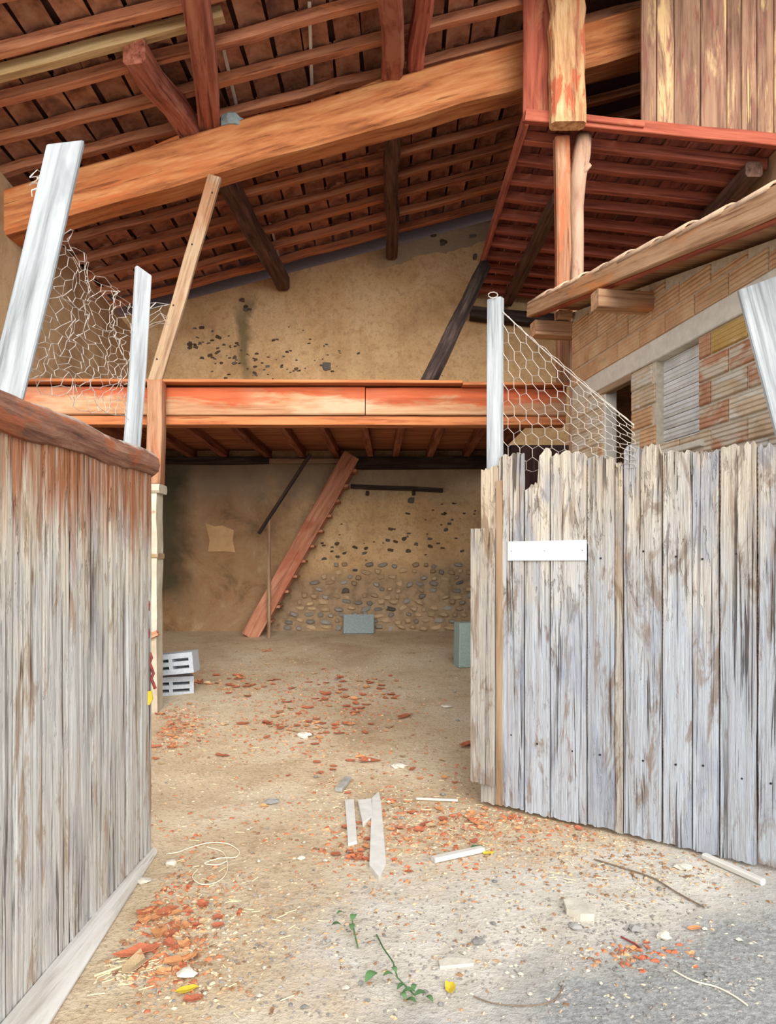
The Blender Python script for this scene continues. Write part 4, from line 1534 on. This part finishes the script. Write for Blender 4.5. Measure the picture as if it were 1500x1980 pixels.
def slab_obj(name, px0, px1, ybot, ytop, th, mat, label, lean=0.0, rz=0.0):
    b = floor_pt((px0 + px1) / 2, ybot)
    if b.y > 10.4: b.y = 10.4; b.x = X((px0 + px1) / 2, 10.4); b.z = zf(b.x, b.y)
    s = F / b.y
    w = (px1 - px0) / s; h = (ybot - ytop) / s
    me = beam_mesh(name, h, w, th, mat, 3, .004, .008, 1.0, int(px0))
    m = Matrix.Translation(b) @ Matrix.Rotation(rz, 4, 'Z') @ Matrix.Rotation(lean, 4, 'X') @ frame((0, 0, 1), (0, -1, 0), (0, 0, 0))
    o = link(bpy.data.objects.new(name, me), None, m)
    return tag(o, label, 'block')


slab_obj('concrete_slab', 664, 723, 1217, 1180, .1, M['slab'], 'blue-grey concrete slab leaning at the foot of the back wall', -.12, .05)
slab_obj('upright_block', 881, 925, 1288, 1203, .2, M['green_block'], 'grey-green concrete block standing on end beside the right gate', 0, .25)

# ------------------------------------------------------------------ things lying on the ground
def flat_piece(name, pts_px, th, mat, label, cat, group=None, rise=0.0):
    top = []
    for (px, py) in pts_px:
        p = floor_pt(px, py); top.append(p)
    n = len(top)
    V = [p + Vector((0, 0, th + rnd.uniform(-.15, .15) * th)) for p in top] + [p + Vector((0, 0, .0)) for p in top]
    o = wobj(name, V, [tuple(range(n)), tuple(range(2 * n - 1, n - 1, -1))] + [(i, (i + 1) % n, n + (i + 1) % n, n + i) for i in range(n)], mat, base=True)
    return tag(o, label, cat, group)


def ground_stick(name, p0, p1, w, th, mat, label, cat, group=None):
    a = floor_pt(*p0); b = floor_pt(*p1)
    z = Vector((0, 0, th / 2 + .004))
    o = beam(name, a + z, b + z, w, th, mat, None, wav=.004)
    return tag(o, label, cat, group)


flat_piece('wood_offcut', [(719, 1548), (732, 1536), (737, 1560), (746, 1672), (732, 1702), (714, 1680)], .02, M['white_plain'], 'longest pale wooden slat lying in the gateway, pointed at the near end', 'slat', 'pale slats on the ground')
flat_piece('wood_offcut', [(692, 1556), (718, 1554), (719, 1586), (701, 1600)], .03, M['white_plain'], 'short pale slat in the gateway between the two other slats', 'slat', 'pale slats on the ground')
flat_piece('wood_offcut', [(667, 1552), (684, 1550), (690, 1632), (673, 1636)], .018, M['white_plain'], 'leftmost narrow pale slat lying in the gateway', 'slat', 'pale slats on the ground')
ground_stick('wood_stick', (838, 1669), (932, 1647), .045, .025, M['white_wood'], 'whitish stick lying beside yellow leaf below right gate corner', 'stick')
ground_stick('wood_stick', (1362, 1662), (1475, 1712), .035, .03, M['white_wood'], 'pale pole lying on the ground at the foot of the right gate', 'stick')
ground_stick('wood_stick', (805, 1548), (885, 1552), .02, .015, M['white_wood'], 'thin pale stick lying near the cover board of the right gate', 'stick')
ground_stick('wood_stick', (654, 1533), (674, 1510), .05, .03, M['pebble_grey'], 'stubby grey stick lying behind the pale slats', 'stick')
flat_piece('mortar_lump', [(1089, 1752), (1106, 1748), (1132, 1758), (1152, 1763), (1148, 1782), (1122, 1780), (1095, 1770)], .03, M['pebble'], 'flat white lump of mortar on the worn concrete', 'stone')
flat_piece('mortar_lump', [(848, 1862), (866, 1856), (912, 1860), (916, 1868), (880, 1872), (850, 1874)], .012, M['pebble'], 'thin white flake of mortar near the bottom of the gateway', 'stone')


def rock(name, px, py, size, mat, label, cat='stone', group=None, flat=.6, seed=0):
    r = random.Random(seed * 7 + 3)
    p = floor_pt(px, py)
    V, Fc = [], []
    nl, nn = 4, 8
    for i in range(1, nl):
        ph = math.pi * i / nl
        for j in range(nn):
            a = 2 * math.pi * j / nn
            k = size / 2 * (1 + r.uniform(-.25, .25))
            V.append((p.x + k * math.sin(ph) * math.cos(a) * 1.2, p.y + k * math.sin(ph) * math.sin(a), p.z + flat * size * .42 + flat * k * math.cos(ph)))
    b = len(V)
    V += [(p.x, p.y, p.z + flat * size * .95), (p.x, p.y, p.z - .002)]
    for i in range(nl - 2):
        for j in range(nn):
            q = i * nn + j; q2 = i * nn + (j + 1) % nn
            Fc.append((q, q2, q2 + nn, q + nn))
    for j in range(nn):
        Fc.append((b, j, (j + 1) % nn)); Fc.append((b + 1, (nl - 2) * nn + (j + 1) % nn, (nl - 2) * nn + j))
    o = wobj(name, V, Fc, mat, base=True)
    return tag(o, label, cat, group)


rock('stone', 1322, 1680, .07, M['pebble'], 'round whitish stone lying below the right gate near the pale pole', seed=1, flat=.4)
rock('stone', 1283, 1815, .05, M['pebble'], 'small white stone on the tarmac edge at lower right', seed=2)
rock('stone', 1228, 1800, .045, M['pebble_grey'], 'dark grey stone left of the small white stone at lower right', seed=3)
rock('stone', 1113, 1797, .045, M['pebble_grey'], 'dark grey pebble just below the white mortar lump', seed=4)
rock('stone', 926, 1823, .05, M['pebble_grey'], 'flat grey pebble alone on the pale concrete left of the mortar lump', seed=5, flat=.3)
rock('stone', 525, 1553, .09, M['pebble_grey'], 'half buried grey stone left of the pale slats', seed=6, flat=.3)
rock('stone', 588, 1426, .09, M['pebble'], 'white stone in the middle of the barn floor', seed=7, flat=.5)
rock('stone', 864, 1368, .09, M['pebble'], 'small white stone on the bare floor near the right gate', seed=8, flat=.3)
rock('stone', 772, 1484, .09, M['pebble'], 'white stone right of the orange leaf at mid floor', seed=9, flat=.4)
rock('stone', 331, 1672, .055, M['pebble'], 'pale stone beside the cord loop near the left gate', seed=10, flat=.5)
rock('stone', 276, 1707, .06, M['pebble'], 'pale stone below the corner of the left gate', seed=11, flat=.4)
rock('stone', 362, 1888, .06, M['pebble'], 'white stone above the yellow leaf at lower left', seed=12, flat=.5)
rock('stone', 582, 1662, .035, M['pebble'], 'tiny white stone on bare earth between cord loop and slats', seed=13)

# scattered small pebbles, counted one by one
PM = []
for i in range(5):
    r = random.Random(200 + i)
    V = []
    for (x, y, z) in ((1, 0, 0), (-1, 0, 0), (0, 1, 0), (0, -1, 0), (0, 0, 1), (0, 0, -.3), (.7, .7, .3), (-.7, .6, .4), (.6, -.7, .4), (-.6, -.7, .3)):
        k = .5 * (1 + r.uniform(-.2, .2)); V.append((x * k, y * k, z * k * .8))
    import bmesh
    bm = bmesh.new()
    vs = [bm.verts.new(v) for v in V]
    bmesh.ops.convex_hull(bm, input=vs)
    for mk in ('pebble', 'pebble_grey'):
        me = bpy.data.meshes.new('pebble'); bm.to_mesh(me); me.materials.append(M[mk]); PM.append(me)
    bm.free()
n = 0
while n < 90:
    px, py = rnd.uniform(250, 1460), 1270 + 680 * rnd.random() ** .8
    if px < 300 + max(0, (1660 - py)) * 0 and py < 1700: continue
    if px > 925 and py < 1560 + (px - 932) * .23 + 20: continue
    if px < 300 and py < 1960 - (px - 60) * 1.0: continue
    p = floor_pt(px, py)
    if p.x < -1.05: continue
    o = bpy.data.objects.new('pebble', rnd.choice(PM))
    s = rnd.uniform(.014, .034) * (1.0 if py > 1600 else 1.5)
    link(o, None, Matrix.Translation(p + Vector((0, 0, s * .12))) @ Matrix.Rotation(rnd.uniform(0, 6.3), 4, 'Z') @ Matrix.Diagonal((s, s * .8, s * .7, 1)))
    side = ('left' if px < 600 else 'middle' if px < 950 else 'right') 
    zone = 'on the barn floor' if py < 1500 else ('in the gateway, %s part' % side if py < 1720 else 'on the street side ground, %s part' % side)
    hue = 'white' if o.data.materials[0] == M['pebble'] else 'grey'
    tag(o, 'tiny loose %s pebble %s' % (hue, zone), 'pebble', '%s pebbles %s' % (hue, zone))
    n += 1

# ---- fallen leaves
def leaf_mesh(seed, mat):
    r = random.Random(seed)
    n = 9
    rim = []
    for j in range(n):
        a = 2 * math.pi * j / n
        k = .5 * (.65 + .5 * r.random())
        x, y = k * math.cos(a) * 1.15, k * math.sin(a) * .85
        z = .16 * abs(y) / .5 + .18 * r.random() * (x * x + y * y) * 4
        rim.append((x, y, z))
    V = [(.0, 0, .03)] + rim
    V += [(a, b, c + .025) for a, b, c in V]
    Fc = []
    q = n + 1
    for j in range(n):
        a, b = 1 + j, 1 + (j + 1) % n
        Fc += [(0, b, a), (q, q + a, q + b), (a, b, q + b, q + a)]
    return make_mesh('dry_leaf', V, Fc, mat)


LM = {k: [leaf_mesh(300 + 10 * q + i, M[k]) for i in range(4)] for q, k in enumerate(('leaf_red', 'leaf_orange', 'leaf_tan'))}
BLOCK_ZONES = []


def ok_ground(px, py):
    p = floor_pt(px, py)
    if p.x < -1.06 and p.y < 3.9: return None
    if p.y < 6.3 and p.x < -1.9: return None
    if p.y > 6.3 and p.x < -2.05 and p.y < 6.75: return None
    if 6.75 < p.y < 7.4 and p.x < -1.75: return None
    if px < 315 and py < 1640 and p.y > 3.7 and px < 290: return None
    # clear of the right gate
    tA = (px - 932) / 536.0
    if px > 915 and py < 1556 + 122 * tA: return None
    return p


clusters = [  # px, py, sx, sy, n, (red, orange, tan), size, area words
    (465, 1322, 60, 13, 34, (.7, .2, .1), .075), (690, 1350, 50, 22, 42, (.75, .2, .05), .075), (545, 1400, 45, 26, 26, (.6, .25, .15), .07),
    (640, 1412, 45, 14, 18, (.55, .25, .2), .07), (620, 1315, 50, 16, 16, (.6, .2, .2), .06), (335, 1405, 35, 18, 22, (.2, .6, .2), .06),
    (502, 1259, 16, 3, 7, (.1, .8, .1), .07), (330, 1450, 30, 14, 8, (.7, .2, .1), .07), (690, 1650, 26, 20, 16, (.75, .2, .05), .05),
    (830, 1600, 70, 30, 30, (.5, .35, .15), .055), (975, 1585, 50, 14, 12, (.6, .3, .1), .05), (340, 1825, 28, 38, 18, (.4, .4, .2), .055),
    (300, 1770, 22, 12, 8, (.5, .4, .1), .06), (345, 1775, 40, 24, 12, (.6, .3, .1), .045), (1230, 1845, 50, 12, 7, (.6, .35, .05), .03),
    (740, 1480, 170, 35, 22, (.5, .25, .25), .055), (600, 1300, 200, 25, 10, (.5, .2, .3), .05)]
nl = 0
places = ['in the drift right of the concrete blocks', 'in the drift at mid barn floor', 'left of the white stone on the barn floor', 'beside the white stone on the barn floor',
          'behind the mid floor drift', 'heaped at the foot of the cream pillar', 'in the small heap before the staircase', 'by the free edge of the left gate',
          'around the pale offcuts', 'between the offcuts and the right gate', 'along the foot of the right gate', 'in the heap near the largest leaf',
          'above the heap at lower left', 'trailing up from the heap at lower left', 'on the tarmac edge at lower right', 'scattered before the gateway offcuts', 'strewn towards the back wall']
for (cx, cy, sx, sy, n, wts, size), place in zip(clusters, places):
    for _ in range(n):
        if nl >= 298: break
        px, py = rnd.gauss(cx, sx), rnd.gauss(cy, sy)
        if py < 1240 or py > 1955: continue
        p = ok_ground(px, py)
        if p is None: continue
        k = rnd.choices(('leaf_red', 'leaf_orange', 'leaf_tan'), wts)[0]
        s = size * rnd.uniform(.65, 1.35)
        o = bpy.data.objects.new('dry_leaf', rnd.choice(LM[k]))
        link(o, None, Matrix.Translation(p + Vector((0, 0, .001))) @ Matrix.Rotation(rnd.uniform(0, 6.3), 4, 'Z') @
             Matrix.Rotation(rnd.uniform(-.12, .12), 4, 'X') @ Matrix.Diagonal((s, s, s * .8, 1)))
        w = {'leaf_red': 'curled red-brown', 'leaf_orange': 'crumpled orange', 'leaf_tan': 'pale tan'}[k]
        tag(o, '%s dry leaf %s' % (w, place), 'leaf', '%s leaves %s' % (w, place))
        nl += 1


def big_leaf(px, py, s, mat, label, rz=0.0):
    o = bpy.data.objects.new('dry_leaf', leaf_mesh(int(px * 3 + py), mat))
    link(o, None, Matrix.Translation(floor_pt(px, py) + Vector((0, 0, .002))) @ Matrix.Rotation(rz, 4, 'Z') @ Matrix.Diagonal((s * 1.3, s, s * .9, 1)))
    tag(o, label, 'leaf')


big_leaf(265, 1846, .11, M['leaf_red'], 'largest curled red-brown leaf near the foot of the left gate', .4)
big_leaf(262, 1870, .10, M['leaf_tan'], 'large pale leaf lying just below the largest red-brown leaf', 1.2)
big_leaf(712, 1473, .11, M['leaf_red'], 'single orange-red leaf at mid floor left of a white stone', .2)
big_leaf(780, 1388, .12, M['leaf_red'], 'single red leaf on the bare floor right of the leaf drift', .9)
big_leaf(903, 1442, .14, M['leaf_red'], 'red leaf lying against the foot of the cover board', .9)
big_leaf(361, 1917, .06, M['yellow'], 'bright yellow leaf at lower left below the white stone', .5)
big_leaf(869, 1914, .05, M['yellow'], 'bright yellow leaf beside the green weed at the bottom', 1.5)
big_leaf(943, 1652, .05, M['yellow'], 'yellow leaf at the end of the whitish stick', .2)
big_leaf(922, 1640, .05, M['green'], 'green leaf next to the yellow leaf by the whitish stick', .2)
big_leaf(1340, 1797, .05, M['leaf_orange'], 'lone salmon leaf on the tarmac at the right', .2)

# ---- litter too fine to count
def litter(name, regions, mat, size, label, cat, kind='chip', seed=1):
    r = random.Random(seed)
    V, Fc = [], []
    for (cx, cy, sx, sy, n) in regions:
        for _ in range(n):
            px, py = r.gauss(cx, sx), r.gauss(cy, sy)
            if py < 1228 or py > 1975: continue
            p = ok_ground(px, py)
            if p is None: continue
            s = size * r.uniform(.4, 1.3)
            a = r.uniform(0, 6.3)
            ca, sa = math.cos(a), math.sin(a)
            b = len(V)
            if kind == 'chip':
                L, W_, H = s, s * r.uniform(.35, .8), s * r.uniform(.1, .3)
                for (x, y, z) in ((-.5, -.5, 0), (.5, -.4, 0), (.45, .5, 0), (-.4, .45, 0), (-.2, -.2, 1), (.3, -.1, 1), (.2, .25, 1)):
                    V.append((p.x + ca * x * L - sa * y * W_, p.y + sa * x * L + ca * y * W_, p.z + .0005 + z * H))
                Fc.extend([(b, b + 1, b + 5, b + 4), (b + 1, b + 2, b + 6, b + 5), (b + 2, b + 3, b + 6), (b + 3, b, b + 4), (b + 3, b + 4, b + 6), (b + 4, b + 5, b + 6)])
            else:
                L, W_ = s * 2.2, .0022
                for (x, y, z) in ((-.5, -1, .001), (.5, -1, .003), (.5, 1, .003), (-.5, 1, .001), (-.5, 0, .004), (.5, 0, .006)):
                    V.append((p.x + ca * x * L - sa * y * W_, p.y + sa * x * L + ca * y * W_, p.z + z))
                Fc.extend([(b, b + 1, b + 5, b + 4), (b + 4, b + 5, b + 2, b + 3), (b, b + 4, b + 3), (b + 1, b + 2, b + 5)])
    me = raw_mesh(name, V, Fc, mat)
    o = link(bpy.data.objects.new(name, me), None, Matrix.Identity(4))
    tag(o, label, cat, kind='stuff')


litter('leaf_crumbs', [(480, 1325, 90, 22, 420), (690, 1350, 70, 28, 420), (560, 1400, 80, 35, 420), (335, 1405, 35, 22, 500), (330, 1820, 45, 55, 320),
                       (760, 1610, 120, 40, 420), (1000, 1590, 80, 22, 260), (1235, 1848, 60, 16, 60), (700, 1500, 220, 60, 250), (340, 1690, 60, 60, 160)],
       M['crumb'], .028, 'broken red leaf crumbs scattered over the floor', 'leaf litter', 'chip', 5)
litter('wood_chips', [(620, 1380, 200, 70, 700), (335, 1410, 35, 25, 600), (860, 1590, 130, 40, 700), (1150, 1640, 120, 40, 700), (350, 1800, 80, 90, 700), (700, 1700, 260, 120, 700),
                      (1250, 1660, 120, 40, 400), (620, 1260, 180, 18, 260)],
       M['chip_mix'], .02, 'small tan bark and clay chips strewn on the ground', 'wood chips', 'chip', 6)
litter('gravel', [(900, 1800, 320, 100, 600), (1250, 1860, 180, 70, 500), (600, 1350, 250, 80, 260), (450, 1850, 200, 80, 400), (1150, 1780, 90, 40, 200)],
       M['gravel'], .016, 'fine dark gravel sprinkled over the gateway', 'gravel', 'chip', 7)
litter('mortar_crumbs', [(820, 1560, 160, 60, 380), (420, 1480, 130, 60, 220), (330, 1800, 100, 90, 260), (1000, 1820, 300, 90, 420), (640, 1300, 220, 40, 160)],
       M['mortar_dust'], .015, 'pale mortar crumbs sprinkled across floor and gateway', 'rubble', 'chip', 8)
litter('straw_bits', [(420, 1760, 120, 80, 60), (860, 1580, 120, 40, 60), (620, 1500, 220, 80, 70), (1200, 1700, 150, 60, 50), (260, 1880, 40, 18, 70)],
       M['straw'], .02, 'loose straw bits lying on the earth', 'straw', 'straw', 9)


# ---- cord, twigs, weeds
def ground_tube(name, pxs, r, mat, label, cat, lift=.004, group=None):
    pts = []
    nq = len(pxs)
    for i in range(nq - 1):
        q0, q1, q2, q3 = pxs[max(0, i - 1)], pxs[i], pxs[i + 1], pxs[min(nq - 1, i + 2)]
        for k in range(6):
            f = k / 6
            c = [.5 * (2 * q1[a] + (q2[a] - q0[a]) * f + (2 * q0[a] - 5 * q1[a] + 4 * q2[a] - q3[a]) * f * f + (3 * q1[a] - q0[a] - 3 * q2[a] + q3[a]) * f ** 3) for a in (0, 1)]
            pts.append(floor_pt(*c) + Vector((0, 0, r + lift)))
    pts.append(floor_pt(*pxs[-1]) + Vector((0, 0, r + lift)))
    V, Fc = [], []
    tube_geo(V, Fc, pts, r, 5)
    o = wobj(name, V, Fc, mat, base=True)
    tag(o, label, cat, group)


loop = [(322, 1654), (345, 1650), (372, 1640), (405, 1632), (440, 1634), (462, 1648), (455, 1660), (425, 1662), (395, 1672), (420, 1675), (438, 1668)]
ground_tube('cord', loop, .0028, M['cord'], 'pale cord lying in loose loops near the left gate', 'cord')
loop = [(382, 1684), (372, 1698), (388, 1712), (415, 1710), (435, 1695), (440, 1672), (430, 1650), (400, 1640)]
ground_tube('cord', loop, .0026, M['cord'], 'lower pale cord loop curling back near the left gate', 'cord')
ground_tube('twig', [(1148, 1664), (1200, 1680), (1260, 1700), (1310, 1730), (1362, 1758)], .004, M['twig'], 'long dark twig lying below the right gate', 'twig')
ground_tube('twig', [(1302, 1880), (1340, 1900), (1385, 1912), (1420, 1930), (1445, 1948)], .003, M['cord'], 'pale twig across the tarmac at lower right', 'twig')
ground_tube('twig', [(915, 1930), (960, 1945), (1030, 1948), (1075, 1935), (1090, 1900)], .0025, M['twig'], 'thin bent twig at the bottom of the gateway', 'twig')
ground_tube('twig', [(182, 1892), (210, 1882), (250, 1868)], .005, M['straw'], 'straw coloured stalk beside the largest red-brown leaf', 'twig')
ground_tube('twig', [(1200, 1815), (1225, 1828), (1238, 1838)], .004, M['rusty'], 'short reddish twig on the concrete at lower right', 'twig')


def weed(px, py, leaves, label, stem_pts):
    b = floor_pt(px, py)
    t = empty('weed', b, label, 'weed')
    V, Fc = [], []
    pts = [floor_pt(*q) + Vector((0, 0, .006 + h)) for q, h in stem_pts]
    tube_geo(V, Fc, pts, .003, 5)
    wobj('stem', V, Fc, M['green'], t)
    for (lx, ly, s, a, h) in leaves:
        p = floor_pt(lx, ly) + Vector((0, 0, h))
        n = 6
        V = []
        for sgn in (1, -1):
            for j in range(n + 1):
                f = j / n
                w = .28 * math.sin(math.pi * f) ** .8 * sgn
                V.append((f - .5, w, .18 * math.sin(math.pi * f) + abs(w) * .3))
        Fq = [(j, j + 1, n + 2 + j, n + 1 + j) for j in range(n)]
        V2 = [(x, y, z + .03) for x, y, z in V]
        k = len(V)
        Fq2 = [tuple(k + i for i in q[::-1]) for q in Fq]
        m = Matrix.Translation(p) @ Matrix.Rotation(a, 4, 'Z') @ Matrix.Diagonal((s * .8, s * .7, s * .8, 1))
        me = make_mesh('leaf', V + V2, Fq + Fq2, M['green'])
        link(bpy.data.objects.new('leaf', me), t, m)


weed(765, 1915, [(718, 1902, .09, .9, .02), (750, 1902, .05, .3, .03), (762, 1898, .05, 2.0, .04), (775, 1920, .05, .8, .02), (790, 1930, .06, .1, .02), (800, 1922, .05, 1.4, .02),
                 (812, 1935, .06, .4, .02), (830, 1938, .05, 2.2, .01), (795, 1942, .05, 2.8, .01), (780, 1938, .05, 1.9, .02)],
     'green weed with a trailing stem at the bottom of the gateway', [((728, 1810), .0), ((740, 1845), .02), ((760, 1885), .04), ((768, 1910), .03), ((800, 1932), .01)])
weed(690, 1830, [(650, 1798, .05, .1, .02), (683, 1790, .07, 1.4, .03), (680, 1808, .06, 1.7, .03), (657, 1770, .04, .6, .01)],
     'small green sprig above the trailing weed', [((680, 1785), .02), ((684, 1810), .02), ((692, 1836), .0)])
